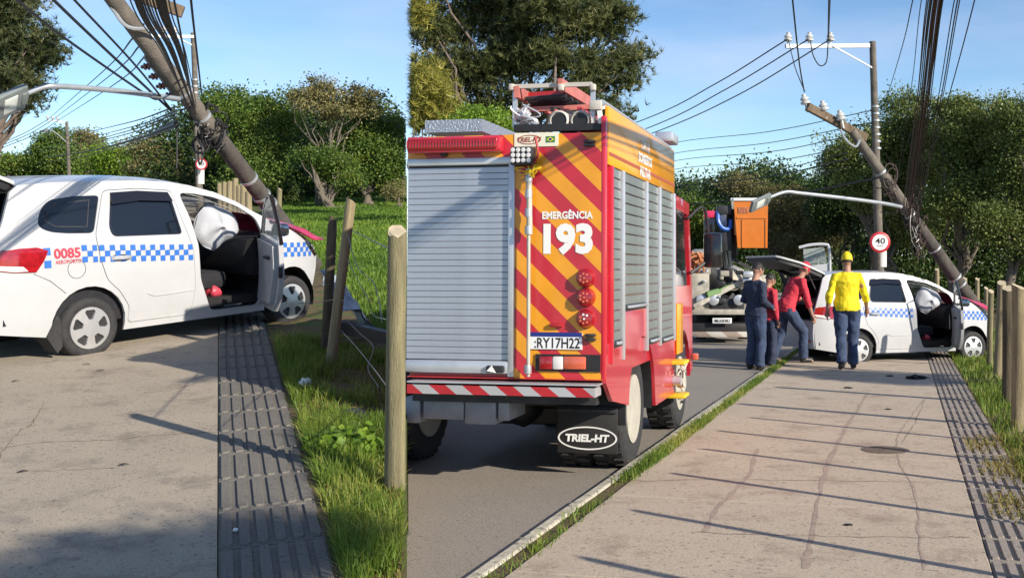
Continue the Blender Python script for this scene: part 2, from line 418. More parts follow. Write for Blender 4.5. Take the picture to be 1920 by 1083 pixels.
def shell(mb, outer, holes, fn, t, step=.06):
    """a plate cut from a 2D outline; fn(a, b, depth) -> 3D point; t its thickness"""
    V, T = cdt(outer, holes, step); n = len(V)
    vs = [fn(a, b, 0) for a, b in V]+[fn(a, b, t) for a, b in V]
    cnt = {}
    for f in T:
        for i in range(3):
            e = (f[i], f[(i+1) % 3]); cnt[tuple(sorted(e))] = cnt.get(tuple(sorted(e)), []) + [e]
    fs = list(T)+[tuple(n+i for i in reversed(f)) for f in T]+[(e[0][0], e[0][1], n+e[0][1], n+e[0][0]) for e in cnt.values() if len(e) == 1]
    return mb.add(vs, fs)
def circle(cx, cy, r, n=24, a0=0, a1=2*math.pi, ry=None):
    full = abs(a1-a0-2*math.pi) < 1e-6; m = n if full else n+1
    return [(cx+r*math.cos(a0+(a1-a0)*i/n), cy+(ry or r)*math.sin(a0+(a1-a0)*i/n)) for i in range(m)]
def text(name, s, m, parent, fn, box, bold=0., depth=.003, shear=0.):
    """lettering fitted to box (a0, b0, a1, b1); fn(a, b, d) -> local point"""
    cu = bpy.data.curves.new('t', 'FONT'); cu.body = s; cu.offset = bold; cu.resolution_u = 3; cu.shear = shear
    ob = bpy.data.objects.new('t', cu); COL.objects.link(ob)
    dg = bpy.context.evaluated_depsgraph_get(); me = bpy.data.meshes.new_from_object(ob.evaluated_get(dg))
    bpy.data.objects.remove(ob); bpy.data.curves.remove(cu)
    xs = [v.co.x for v in me.vertices]; ys = [v.co.y for v in me.vertices]
    x0, x1, y0, y1 = min(xs), max(xs), min(ys), max(ys); a0, b0, a1, b1 = box
    for v in me.vertices:
        v.co = fn(a0+(v.co.x-x0)/(x1-x0)*(a1-a0), b0+(v.co.y-y0)/(y1-y0)*(b1-b0), depth)
    me.materials.clear()
    return link(name, me, m, parent)
def copy_tree(o, parent=None):
    c = o.copy(); COL.objects.link(c); c.parent = parent
    for ch in [q for q in bpy.data.objects if q.parent == o]: copy_tree(ch, c)
    return c

# ------------------------------------------------------------------ ground
def sheet(name, pts, m):
    me = bpy.data.meshes.new(name); me.from_pydata([tuple(p) for p in pts], [], [tuple(range(len(pts)))]); me.update()
    o = link(name, me, m); tag(o, kind='structure'); return o
def cutp(Y, z): return Vector((CUT*Y, Y, z))
FAR = 900
sheet('field_ground', [cutp(-15, zL(-15)), cutp(140, zL(140)), (-400, 140, zL(140)), (-400, -15, zL(-15))], 'turf')
sheet('ground', [cutp(-15, zR(-15)), (200, -15, zR(-15)), (900, FAR, zR(FAR)), cutp(FAR, zR(FAR))], 'turf')
b = MB(); ys = [-15+i*(155/60) for i in range(61)]
b.add([q for Y in ys for q in (cutp(Y, zL(Y)), cutp(Y, zR(Y)))], [(2*i, 2*i+1, 2*i+3, 2*i+2) for i in range(60)])
tag(b.build('earth_bank', 'earth', smooth=False), kind='structure')
def lsheet(name, Fm, poly, w, m, t=.03):
    """a slab in street coordinates with its top at w"""
    b = MB(); b.prism(poly, lambda u, v: (u, v, w), lambda u, v: (u, v, w-t))
    return tag(b.build(name, m, M=Fm, smooth=False), kind='structure')
uL = lambda x, y: (FLi @ GL(x, y))
uR = lambda x, y: (FRi @ GR(x, y))
# left pavement with its tactile strip
a0, a1 = uL(409, 900).x, uL(553, 806).x
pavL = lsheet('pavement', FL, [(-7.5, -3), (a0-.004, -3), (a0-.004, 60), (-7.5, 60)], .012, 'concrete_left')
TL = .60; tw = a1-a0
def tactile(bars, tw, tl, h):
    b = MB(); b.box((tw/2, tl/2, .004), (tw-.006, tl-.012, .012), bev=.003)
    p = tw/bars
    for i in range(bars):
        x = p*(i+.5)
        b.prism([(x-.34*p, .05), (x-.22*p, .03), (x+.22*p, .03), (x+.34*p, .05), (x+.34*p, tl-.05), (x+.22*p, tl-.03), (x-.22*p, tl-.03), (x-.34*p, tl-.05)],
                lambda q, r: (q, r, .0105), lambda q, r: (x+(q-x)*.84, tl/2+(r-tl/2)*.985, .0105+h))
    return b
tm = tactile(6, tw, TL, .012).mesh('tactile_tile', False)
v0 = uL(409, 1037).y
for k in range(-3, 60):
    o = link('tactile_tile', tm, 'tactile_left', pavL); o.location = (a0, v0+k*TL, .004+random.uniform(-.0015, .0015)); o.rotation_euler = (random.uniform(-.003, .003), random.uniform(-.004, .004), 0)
# thin cracks across the left concrete
def crack(Fi, par, Gf, pts, w=.006, z=.0135, m_='earth', nm='crack'):
    q = [Fi @ Gf(*p) for p in pts]; sp = spline([(p.x, p.y, z) for p in q], 9); b = MB(); vs = []
    for i, p in enumerate(sp):
        d = (sp[min(i+1, len(sp)-1)]-sp[max(i-1, 0)]).normalized(); nrm = Vector((-d.y, d.x, 0)); j = Vector((random.gauss(0, .006), random.gauss(0, .012), 0))
        ww = w*random.uniform(.3, 1.2); vs += [p+j+nrm*ww, p+j-nrm*ww]
    b.add(vs, [(2*i, 2*i+1, 2*i+3, 2*i+2) for i in range(len(sp)-1)])
    return b.build(nm, m_, par, smooth=False)
crack(FLi, pavL, GL, [(-20, 845), (80, 832), (200, 828), (300, 818), (407, 812)], .005)
crack(FLi, pavL, GL, [(-10, 872), (30, 818), (60, 795), (85, 755)], .004)
crack(FLi, pavL, GL, [(270, 737), (330, 732), (405, 708)], .005)
crack(FLi, pavL, GL, [(45, 886), (120, 884), (220, 880)], .003)
# right street: road, kerb, grass strip, pavement, tactile strip
k0 = uR(1186, 908).x; s0, s1 = uR(1752, 720).x, uR(1820, 740).x
kerb_r = k0-.115; kerb_l = kerb_r-.085
def ucutR(v_):
    p, q_ = FR @ Vector((0, v_, 0)), FR.to_3x3() @ Vector((1, 0, 0))
    return -(p.x-CUT*p.y)/(q_.x-CUT*q_.y)
b = MB(); vs_ = [-4+i*2 for i in range(78)]
b.add([q_ for v_ in vs_ for q_ in ((min(kerb_l-.01, max(-9.5, ucutR(v_)+.01)), v_, .004), (kerb_l-.004, v_, .004))], [(2*i, 2*i+1, 2*i+3, 2*i+2) for i in range(77)])
tag(b.build('road', 'asphalt', M=FR, smooth=False), kind='structure')
slab_v = [uR(1300, y).y for y in (1083, 1020, 912)]
v = -2.6; step = 1.95; pavR = thing('pavement_right', None, None, FR); pavR['kind'] = 'structure'; pavR.name = 'right_pavement'
while v < 70:
    b = MB(); b.box(((k0+s0)/2, v+step/2, .0), (s0-k0-.006, step-.010, .09), bev=.006)
    b.build('concrete_slab', 'concrete_right', pavR, smooth=False); v += step
tw2 = s1-s0; tm2 = tactile(6, tw2, .5, .013).mesh('tactile_tile', False)
for k in range(-4, 100):
    o = link('tactile_tile', tm2, 'tactile_right', pavR); o.location = (s0, k*.5, .030+random.uniform(-.002, .002))
MB().box(((s0+s1)/2, 25, .0), (tw2, 56, .05)).build('tile_bed', 'concrete_right', pavR, smooth=False)
kerb = thing('kerb', None, None, FR); kerb['kind'] = 'structure'
km = MB().box((0, .495, .0), (kerb_r-kerb_l, .985, .10), bev=.015).mesh('kerbstone', False)
for k in range(-4, 60):
    o = link('kerbstone', km, 'kerb_paint', kerb); o.location = ((kerb_l+kerb_r)/2, k*1.0, random.uniform(-.008, .004))
lsheet('verge_strip', FR, [(kerb_r, -4), (k0, -4), (k0, 60), (kerb_r, 60)], .03, 'verge_soil')
mat('joint_dirt', (.17, .125, .095), .95, var=.3, scale=30)
mat('tyre_mark', (.33, .25, .20), .95, var=.25, scale=14)
for pts, w, m_ in (([(1732, 757), (1700, 800), (1683, 831), (1688, 881), (1716, 936), (1732, 1083)], .010, 'tyre_mark'), ([(1627, 743), (1578, 826), (1545, 908), (1522, 1019), (1511, 1083)], .022, 'tyre_mark'), ([(1420, 850), (1400, 905), (1350, 960), (1320, 1010)], .02, 'tyre_mark'),
                   ([(1190, 912), (1400, 910), (1600, 913), (1790, 915)], .006, 'joint_dirt'), ([(1300, 1012), (1480, 1018), (1700, 1021), (1820, 1021)], .006, 'joint_dirt'), ([(1735, 752), (1720, 790), (1690, 840)], .004, 'joint_dirt')):
    crack(FRi, pavR, GR, pts, w, .0465, m_, 'surface_mark' if m_ == 'tyre_mark' else 'crack')
# iron cover in the right pavement
cv = FRi @ GR(1660, 853)
c = thing('manhole_cover', 'dark round iron cover set in the pinkish pavement', 'manhole cover', FR @ Matrix.Translation((cv.x, cv.y, .044)) @ Matrix.Diagonal((.68, .68, 1, 1)))
MB().lathe([(.30, 0), (.30, .006), (.285, .006)], 28).build('rim', 'iron_cover', c)
b = MB().lathe([(.27, 0), (.27, .004)], 28)
for i in range(-4, 5):
    w = math.sqrt(max(.0, .25**2-(i*.055)**2)); b.box((0, i*.055, .006), (2*w, .022, .006))
b.build('plate', 'iron_cover', c)

# ------------------------------------------------------------------ grass and small plants
def grass(name, label, pts, hts, wid, m, Fm, cat='grass', lean=.5, tintf=None):
    n = len(pts); P0 = np.array(pts); h = np.array(hts); a = np.random.rand(n)*2*np.pi; ln = np.random.rand(n)*lean*h
    la = np.random.rand(n)*2*np.pi; w = np.array(wid)*np.ones(n)
    ax = np.stack([np.cos(a), np.sin(a), np.zeros(n)], 1)*w[:, None]/2; L = np.stack([np.cos(la)*ln, np.sin(la)*ln, np.zeros(n)], 1)
    up = np.zeros((n, 3)); up[:, 2] = h
    V = np.empty((n, 5, 3)); V[:, 0] = P0-ax; V[:, 1] = P0+ax; mid = P0+up*.6+L*.35; V[:, 2] = mid-ax*.75; V[:, 3] = mid+ax*.75; V[:, 4] = P0+up*(1-.25*(ln/h/ max(lean, .01))[:, None]**2)+L
    i = np.arange(n)[:, None]*5; T = np.concatenate([i+[0, 1, 3], i+[0, 3, 2], i+[2, 3, 4]], 1).reshape(-1, 3)
    t = np.clip(np.random.normal(.45, .22, n) if tintf is None else tintf(P0)+np.random.normal(0, .16, n), 0, 1)
    o = link(name, np_mesh(name, V.reshape(-1, 3), T, np.repeat(t, 5)), m, M=Fm)
    return tag(o, label, cat, kind='stuff')
def wob(x, y, s): return np.sin(x*s+1.3*np.sin(y*s*.7))*np.cos(y*s*1.1+.8*np.sin(x*s*.6+2))
def ucut(v_):
    p, q = FL @ Vector((0, v_, 0)), FL.to_3x3() @ Vector((1, 0, 0))
    return -(p.x-CUT*p.y)/(q.x-CUT*q.y)
# left verge between the tactile strip and the fence
N = 52000; u = np.random.rand(N); vv = 3.4+8.5*np.random.rand(N)**1.3
fu = lambda v_: a1+.02+(1.15+.03*v_)
U = a1+.03+u*(fu(vv)-a1)
dn = wob(U*1.0, vv*1.0, 3.1)+.6*wob(U, vv, 7.3)
edge = (U-a1)/(fu(vv)-a1)
keep = (dn+np.random.normal(0, .35, N)+(.75-1.55*edge)*1.0) > .08
uc = np.array([ucut(float(q)) for q in vv]); keep &= U < uc-.02
keep &= ~((edge > .45) & (edge < .95) & (vv > 5.6) & (vv < 9.3) & (np.random.rand(N) < .8))
U, V_ = U[keep], vv[keep]; n = len(U)
h = np.clip(.05+.06*np.random.rand(n)+.05*wob(U, V_, 2.3)+.06*((U-a1) < .35), .04, .26)
grass('grass', 'long sunlit grass tufts along the grey tactile strip', np.stack([U, V_, np.zeros(n)+.0], 1), h, .007, 'grass_blade', FL, lean=.9, tintf=lambda p: .5+.25*wob(p[:, 0], p[:, 1], 1.9)+.15*wob(p[:, 0], p[:, 1], 5.))
N = 17000; U = a1+.05+1.35*np.random.rand(N); V_ = 4+6.0*np.random.rand(N); kk = U < np.array([ucut(float(q)) for q in V_])-.02; U, V_ = U[kk], V_[kk]; N = len(U)
grass('dry_grass', 'short dry brownish grass on the bare verge soil', np.stack([U, V_, np.zeros(N)], 1), .02+.05*np.random.rand(N), .006, 'grass_dry', FL, lean=1.6)
b = MB()
def soil(u_, v_):
    W_ = -2+v_*24; U_ = a1-.02+u_*(ucut(W_)-.01-a1+.02)
    return (U_, W_, .004+.022*math.sin(U_*5+W_*3.1)*math.cos(W_*4.3-U_*2)+.012*math.sin(U_*13+W_*9)-.05*max(0, U_-a1-1.4)-(.05 if u_ < .002 else 0))
# field grass
N = 95000; Yw = 9+44*np.random.rand(N)**1.5; Xw = CUT*Yw-.03-np.random.rand(N)*(2.2+.13*Yw)
lp = np.stack([Xw, Yw, zL(Yw)], 1); lm = np.array(FLi); lp = lp @ lm[:3, :3].T+lm[:3, 3]
ok = lp[:, 0] > a1+1.15; lp = lp[ok]; lp[:, 2] = 0; n = len(lp); dd = lp[:, 1]
grass('field_grass', 'bright green pasture grass behind the fence', lp, (.045+.06*np.random.rand(n)+.03*wob(lp[:, 0], lp[:, 1], 1.3))*np.clip(.8+dd/40, .8, 1.6), np.clip(.0011*dd, .008, .05), 'grass_field', FL, lean=.9,
      tintf=lambda p: .42+.22*wob(p[:, 0], p[:, 1], .7)+.15*wob(p[:, 0], p[:, 1], 2.1))
# right: strip beside the kerb and verge along the fence
N = 26000; V_ = 3+27*np.random.rand(N)**1.5; U = kerb_r+.01+(k0-kerb_r+.03)*np.random.rand(N)
keep = (wob(V_*.9, V_*.4, 1.9)+.5*wob(V_, U*4, 5.)+np.random.normal(0, .45, N)) > -.1; keep &= (V_ > 5.6) | (np.random.rand(N) < .1); U, V_ = U[keep], V_[keep]; n = len(U)
grass('kerb_grass', 'ragged green grass strip growing between kerb and pavement', np.stack([U, V_, np.full(n, .025)], 1), .03+.06*np.random.rand(n), .007, 'grass_blade', FR, lean=1.2, tintf=lambda p: .55+.3*wob(p[:, 0]*3, p[:, 1], 1.7))
N = 42000; V_ = 4+26*np.random.rand(N)**1.4; U = s1+.02+(1.6+.10*V_)*np.random.rand(N)**1.2
keep = (wob(U, V_, 2.7)+np.random.normal(0, .5, N)) > -.5; U, V_ = U[keep], V_[keep]; n = len(U)
grass('verge_grass', 'green grass along the wooden posts beside the right pavement', np.stack([U, V_, np.full(n, .02)], 1), .06+.10*np.random.rand(n), np.clip(.0009*V_, .007, .03), 'grass_blade', FR, lean=.9)
N = 16000; V_ = 4.5+6*np.random.rand(N); U = s0+.10+(s1-s0+.8)*np.random.rand(N)
keep = (wob(U*1.3, V_*.8, 2.9)+np.random.normal(0, .35, N)+(U-s1)*1.5) > .25; U, V_ = U[keep], V_[keep]; n = len(U)
grass('dead_grass', 'brown dead grass and soil spilling over the tactile tiles', np.stack([U, V_, np.full(n, .043)], 1), .015+.05*np.random.rand(n), .009, 'grass_dry', FR, lean=2.2)
b = MB(); b.grid(24, 90, lambda a, c: (s1+.005+a*5, -2+c*45, .025+.015*math.sin(a*40+c*30)*math.cos(c*110)))
tag(b.build('verge_soil', 'verge_soil', M=FR), kind='structure')
b = MB(); b.grid(60, 160, soil); tag(b.build('verge', 'verge_soil', M=FL), kind='structure')

def leaf_cloud(C, n, size, sq=1., up=.35):
    """n leaves at centres C (N,3): folded quads"""
    nrm = np.random.normal(size=(n, 3)); nrm[:, 2] += up; nrm /= np.linalg.norm(nrm, axis=1)[:, None]
    t = np.cross(nrm, np.random.normal(size=(n, 3))); t /= np.linalg.norm(t, axis=1)[:, None]; s = np.cross(nrm, t)
    L = size*(.6+.8*np.random.rand(n))[:, None]; W = L*.36*sq
    V = np.empty((n, 4, 3)); V[:, 0] = C-t*L/2; V[:, 1] = C+s*W+nrm*L*.08; V[:, 2] = C+t*L/2; V[:, 3] = C-s*W+nrm*L*.08
    i = np.arange(n)[:, None]*4
    return V.reshape(-1, 3), np.concatenate([i+[0, 1, 2], i+[0, 2, 3]], 1).reshape(-1, 3)
def crown_pts(blobs, n, clump, seed, per=70):
    """leaf centres gathered in clumps over the outer part of ellipsoids; blobs: (centre, radii)"""
    rs = np.random.RandomState(seed); lob = []
    for c, r in blobs:
        c, r = np.array(c), np.array(r); lob.append((c, r*.70))
        for j in range(7):
            d = rs.normal(size=3); d[2] = d[2]*.8+.25; d /= np.linalg.norm(d); lob.append((c+d*r*rs.uniform(.55, 1.12), r*rs.uniform(.16, .46)))
    blobs = lob; vol = np.array([np.prod(r)**.66 for _, r in blobs]); vol /= vol.sum(); out = []; tint = []
    for (c, r), q in zip(blobs, vol):
        m = max(8, int(n*q)); k = max(5, int(m/per)); d = rs.normal(size=(k, 3)); d /= np.linalg.norm(d, axis=1)[:, None]
        rad = (.45+.6*rs.rand(k)**.55)[:, None]; cc = np.array(c)+d*rad*np.array(r)
        idx = rs.randint(0, k, m); sz = clump*(.55+.9*rs.rand(k)); ct = rs.normal(.45, .2, k)
        g = rs.normal(size=(m, 3))*np.array([1, 1, .62]); g *= np.minimum(1, 1.7/np.linalg.norm(g, axis=1))[:, None]
        out.append(cc[idx]+g*sz[idx][:, None]); tint.append(ct[idx]+rs.normal(0, .12, m))
    return np.concatenate(out), np.clip(np.concatenate(tint), 0, 1)
def limb(b, p0, p1, r0, r1, seed, wig=.06, n=7):
    rn = random.Random(seed); p0, p1 = Vector(p0), Vector(p1); L = (p1-p0).length; pts = []; ph = rn.uniform(0, 6)
    for i in range(n+1):
        t = i/n; o = Vector((rn.gauss(0, 1), rn.gauss(0, 1), 0))*wig*L*.35*math.sin(math.pi*t)+Vector((math.sin(ph+t*4), math.cos(ph+t*3), 0))*wig*L*.5*math.sin(math.pi*t)
        pts.append(p0.lerp(p1, t)+o)
    b.tube(pts, [r0+(r1-r0)*(i/n)**.8 for i in range(n+1)], 7)
    return pts
def tree(name, label, base, blobs, n, size, clump, leaf, bark='bark', tr=.2, group=None, cat='tree', seed=1, kind='leaf', stems=1, side=None, branch=True):
    """base: ground point; blobs in world space; side: keep the crown on one side of the road/field line"""
    if kind == 'leaf': n, size, clump = int(n*3.1), size*.44, clump*.78
    base = Vector(base); t = thing(name, label, cat, Matrix.Translation(base), group); rn = random.Random(seed)
    C, tint = crown_pts([((Vector(c)-base)[:], r) for c, r in blobs], n, clump, seed, 150 if kind == 'leaf' else 34)
    if side:
        X = C[:, 0]+base.x; Y = C[:, 1]+base.y; k = (X > CUT*Y+size*.6) if side > 0 else (X < CUT*Y-size*.6); C, tint = C[k], tint[k]
    n = len(C); np.random.seed(seed+100)
    if kind == 'leaf':
        V, T = leaf_cloud(C, n, size); tn = np.repeat(tint, 4)
    else:                                         # needle tufts
        q = 11; m = n; d = np.random.normal(size=(m, q, 3)); ax = np.random.normal(size=(m, 1, 3)); ax[:, :, 2] += 1.0; ax /= np.linalg.norm(ax, axis=2)[:, :, None]
        d /= np.linalg.norm(d, axis=2)[:, :, None]; d = d*.75+ax*.8; d /= np.linalg.norm(d, axis=2)[:, :, None]
        L = size*(.6+.6*np.random.rand(m, q, 1)); s = np.cross(d, np.random.normal(size=(m, q, 3))); s /= np.linalg.norm(s, axis=2)[:, :, None]; s *= size*.055
        c0 = C[:, None, :]; V = np.stack([c0-s, c0+s, c0+d*L], 2).reshape(-1, 3); T = np.arange(m*q*3).reshape(-1, 3); tn = np.repeat(np.clip(tint+np.random.normal(0, .05, n), 0, 1), q*3)
    link('crown', np_mesh('crown', V, T, tn), leaf, t)
    if branch:
        b = MB(); tops = []
        cz = sorted(blobs, key=lambda q_: q_[0][2])
        for s_ in range(stems):
            c = Vector(rn.choice(blobs)[0]) if stems > 1 else Vector(cz[len(cz)//2][0]); off = Vector((rn.uniform(-.25, .25), rn.uniform(-.25, .25), 0))*(stems > 1)
            top = (c-base)*(.8); pts = limb(b, off-Vector((0, 0, .25)), top, tr, tr*.35, seed+s_, .10); tops.append(pts)
            b.tube([off-Vector((0, 0, .2)), off+Vector((0, 0, tr*1.2))], [tr*1.7, tr*1.0], 8)
        for i, (c, r) in enumerate(blobs):
            for j in range(3):
                pts = rn.choice(tops); st = pts[rn.randint(2, 5)]; d = Vector((rn.uniform(-.6, .6)*r[0], rn.uniform(-.6, .6)*r[1], rn.uniform(-.1, .7)*r[2]))
                e = Vector(c)-base+d
                if side and (e.x+base.x-CUT*(e.y+base.y))*side < .25: continue
                limb(b, st, e, tr*.38, tr*.06, seed*7+i*3+j, .12)
        if side and (base.x-CUT*base.y)*side < 0: pass
        b.build('trunk', bark, t, ang=60)
    return t
def E(px, py, rx, ry, Y, dz=None):
    """ellipsoid seen at a pixel, at distance Y"""
    return (P(px, py, Y+random.uniform(-.5, .5)), (rx/F*Y, dz or rx/F*Y*.9, ry/F*Y))
def gl(px, Y): return Vector(((px-CX)/F*Y, Y, zL(Y)-.05))
def gr(px, Y): return Vector(((px-CX)/F*Y, Y, zR(Y)-.05))
GT = 'trees beyond the pasture'
Y = 46
tree('broadleaf_tree', 'wide rounded tree behind the leaning pole, at the left end of the pasture trees', gl(455, 47), [E(430, 205, 60, 48, 47), E(500, 225, 60, 55, 48), E(415, 275, 48, 50, 47), E(500, 295, 65, 50, 47), E(550, 215, 30, 40, 48), E(395, 195, 25, 30, 47), E(455, 340, 60, 38, 46)], 15000, .22, .42, 'leaf_mid', tr=.25, group=GT, seed=3)
tree('umbrella_tree', 'flat topped umbrella shaped tree with bare forking branches', gl(603, 44), [E(600, 178, 50, 20, 45), E(655, 180, 45, 18, 45), E(565, 186, 28, 22, 45), E(690, 200, 26, 14, 45), E(625, 203, 55, 14, 45)], 4600, .19, .27, 'leaf_olive', tr=.10, group=GT, seed=5, stems=3)
tree('broadleaf_tree', 'dense dark tree at the right end of the pasture trees', gl(690, 45), [E(690, 245, 45, 38, 46), E(715, 290, 40, 45, 46), E(665, 285, 40, 40, 46), E(745, 250, 28, 40, 47), E(742, 320, 26, 45, 46), E(700, 335, 40, 28, 46)], 12000, .21, .4, 'leaf_mid', tr=.22, group=GT, seed=8, side=-1)
tree('broadleaf_tree', 'small leaning tree with several pale trunks in the pasture', gl(627, 42), [E(632, 305, 34, 26, 43), E(608, 332, 24, 14, 43), E(655, 340, 24, 15, 43), E(575, 296, 28, 22, 43)], 4600, .17, .3, 'leaf_mid', tr=.15, group=GT, seed=11, stems=4)
tree('shrub', 'low dark shrub at the foot of the pasture trees', gl(520, 47), [E(440, 368, 45, 25, 47), E(520, 360, 50, 30, 47), E(480, 350, 40, 30, 48), E(560, 345, 40, 40, 49)], 8000, .2, .35, 'leaf_dark', tr=.08, group=GT, seed=13, stems=2)
tree('shrub', 'leafless twiggy shrub at the far right edge of the pasture', gl(752, 43), [E(745, 355, 22, 18, 43)], 500, .14, .3, 'leaf_olive', tr=.06, group=GT, seed=14, side=-1, stems=3)
# dense wood behind them
def wood(name, label, specs, n, size, clump, leaf, seed, side=None):
    n, size, clump = int(n*1.9), size*.55, clump*.85
    C, tint = crown_pts(specs, n, clump, seed)
    if side:
        k = (C[:, 0] > CUT*C[:, 1]+.2) if side > 0 else (C[:, 0] < CUT*C[:, 1]-.2); C, tint = C[k], tint[k]
    np.random.seed(seed); V, T = leaf_cloud(C, len(C), size)
    return tag(link(name, np_mesh(name, V, T, np.repeat(tint, 4)), leaf), label, 'wood', kind='stuff')
wood('far_wood', 'dense dark wood behind the pasture trees', [E(x, y, 40, 34, 58, 4) for x in range(370, 770, 38) for y in (222+18*((x//38) % 2), 265, 305, 345)], 42000, .3, .8, 'leaf_dark', 21, -1)
GS = 'trees behind the white taxi roof'
tree('broadleaf_tree', 'dark round tree beside the far power pole', gl(100, 85), [E(100, 275, 34, 32, 85), E(85, 305, 38, 25, 85), E(120, 300, 35, 30, 85)], 6500, .34, .6, 'leaf_mid', tr=.3, group=GS, seed=31)
tree('broadleaf_tree', 'pale olive tree just right of the far power pole', gl(160, 88), [E(158, 268, 32, 24, 88), E(175, 290, 34, 24, 88), E(140, 300, 30, 25, 88)], 5500, .34, .6, 'leaf_olive', tr=.3, group=GS, seed=32)
tree('broadleaf_tree', 'bright green low tree above the middle of the taxi roof', gl(220, 80), [E(205, 300, 40, 22, 80), E(245, 300, 35, 18, 80), E(225, 318, 50, 20, 80)], 6000, .32, .6, 'leaf_bright', tr=.3, group=GS, seed=33)
tree('broadleaf_tree', 'brownish thin leaved tree left of the upright pole', gl(300, 70), [E(290, 290, 32, 28, 70), E(320, 300, 30, 35, 70), E(275, 318, 40, 20, 70), E(335, 318, 30, 25, 70)], 6500, .3, .55, 'leaf_olive', tr=.25, group=GS, seed=34)
tree('palm_like_tree', 'small feathery tree at the left edge above the tailgate', gl(30, 85), [E(30, 308, 24, 14, 85), E(5, 312, 18, 14, 85), E(55, 315, 20, 12, 85)], 3500, .34, .5, 'leaf_mid', tr=.25, group=GS, seed=35)
wood('far_wood', 'low green wood line far behind the taxi roof', [E(x, 330, 30, 18+6*(x % 3), 100, 4) for x in range(-60, 400, 32)], 16000, .45, 1.0, 'leaf_mid', 22)
# pines
GP = 'pine trees'
tree('pine_tree', 'tall dark pine at the upper left edge of the pavement view', gl(-20, 42), [E(20, 60, 70, 60, 42), E(55, 100, 55, 42, 42), E(25, 150, 60, 35, 42), E(75, 80, 38, 30, 42), E(-30, 120, 60, 80, 43), E(60, 185, 26, 16, 42), E(0, 10, 70, 40, 42), E(-60, 30, 60, 60, 43)], 5600, .34, .38, 'needle_dark', 'bark_pine', tr=.3, seed=41, kind='pine', group=GP)
Yp = 44
tree('pine_tree', 'huge spreading pine towering behind the fire truck', gr(1000, Yp), [E(790, 60, 60, 50, Yp), E(870, 40, 75, 60, Yp+1), E(960, 30, 80, 60, Yp), E(1060, 40, 80, 60, Yp), E(1140, 40, 60, 50, Yp), E(1180, 110, 28, 22, Yp), E(1165, 150, 32, 26, Yp), E(1100, 130, 60, 40, Yp), E(1010, 120, 70, 45, Yp), E(920, 130, 60, 40, Yp), E(850, 150, 55, 40, Yp), E(1140, 210, 38, 20, Yp), E(1060, 190, 55, 30, Yp), E(960, 200, 60, 35, Yp), E(890, 210, 45, 30, Yp), E(790, 130, 30, 25, Yp), E(820, -40, 90, 50, Yp), E(1020, -50, 130, 50, Yp)],
     17000, .34, .40, 'needle', 'bark_pine', tr=.38, seed=43, kind='pine', group=GP, side=1, stems=2)
tree('pine_tree', 'light yellow green young pine left of the truck roof', gr(800, 34), [E(795, 170, 40, 45, 34), E(775, 205, 40, 35, 34), E(820, 215, 35, 25, 34), E(770, 20, 25, 22, 36)], 3600, .30, .36, 'needle_light', 'bark_pine', tr=.16, seed=45, kind='pine', group=GP, side=1)
tree('shrub', 'bright leafy bush just above the truck roof sign', gr(905, 30), [E(910, 228, 45, 20, 30), E(880, 240, 40, 18, 30), E(930, 240, 30, 18, 30)], 5000, .16, .25, 'leaf_bright', tr=.08, seed=46, stems=3)
# trees on the right
GQ = 'trees beyond the fence on the right'
Y = 42
tree('broadleaf_tree', 'tall bushy tree right behind the upright pole', gr(1690, 40), [E(1700, 215, 45, 35, 40), E(1660, 270, 45, 45, 40), E(1730, 260, 55, 50, 40), E(1600, 290, 40, 40, 40), E(1690, 340, 70, 55, 40), E(1620, 360, 50, 50, 40), E(1720, 420, 60, 45, 40)], 17000, .2, .42, 'leaf_sun', tr=.25, group=GQ, seed=51)
tree('broadleaf_tree', 'sunlit tree crown behind the hanging cable bundle', gr(1800, 38), [E(1790, 210, 45, 30, 38), E(1840, 230, 55, 40, 38), E(1790, 280, 60, 50, 38), E(1850, 310, 60, 50, 38), E(1800, 370, 60, 50, 38)], 15000, .19, .4, 'leaf_sun', tr=.25, group=GQ, seed=52)
tree('broadleaf_tree', 'broad tree at the far right edge above the wooden posts', gr(1910, 36), [E(1900, 220, 45, 30, 36), E(1945, 250, 50, 60, 36), E(1900, 300, 55, 55, 36), E(1930, 380, 60, 60, 36), E(1880, 420, 55, 50, 36), E(1960, 460, 60, 50, 36)], 16000, .19, .4, 'leaf_sun', tr=.25, group=GQ, seed=53)
tree('broadleaf_tree', 'blue green tree left of the leaning pole', gr(1590, 46), [E(1580, 310, 28, 35, 46), E(1600, 370, 45, 45, 46), E(1560, 400, 40, 40, 46)], 9000, .22, .42, 'leaf_dark', tr=.22, group=GQ, seed=54)
tree('broadleaf_tree', 'brownish thin willow like tree behind the orange bucket', gr(1490, 50), [E(1490, 400, 60, 45, 50), E(1530, 430, 50, 40, 50), E(1450, 430, 40, 35, 50), E(1500, 460, 60, 30, 50), E(1430, 370, 30, 25, 50), E(1390, 350, 30, 20, 50)], 13000, .2, .4, 'leaf_olive', tr=.2, group=GQ, seed=55, stems=2)
tree('broadleaf_tree', 'green bush between the truck cab and the bucket lift', gr(1300, 52), [E(1300, 410, 45, 45, 52), E(1330, 450, 40, 40, 52), E(1275, 460, 30, 40, 52)], 7000, .24, .45, 'leaf_mid', tr=.2, group=GQ, seed=56)
wood('far_wood', 'dark wooded rise behind the bucket lift', [E(x, 350+14*math.sin(x*.03), 38, 26, 70, 4) for x in range(1275, 1620, 34)]+[E(x, 400, 38, 36, 70, 4) for x in range(1275, 1620, 34)]+[E(x, 460, 38, 40, 70, 4) for x in range(1265, 1620, 34)], 36000, .34, .8, 'leaf_dark', 23)
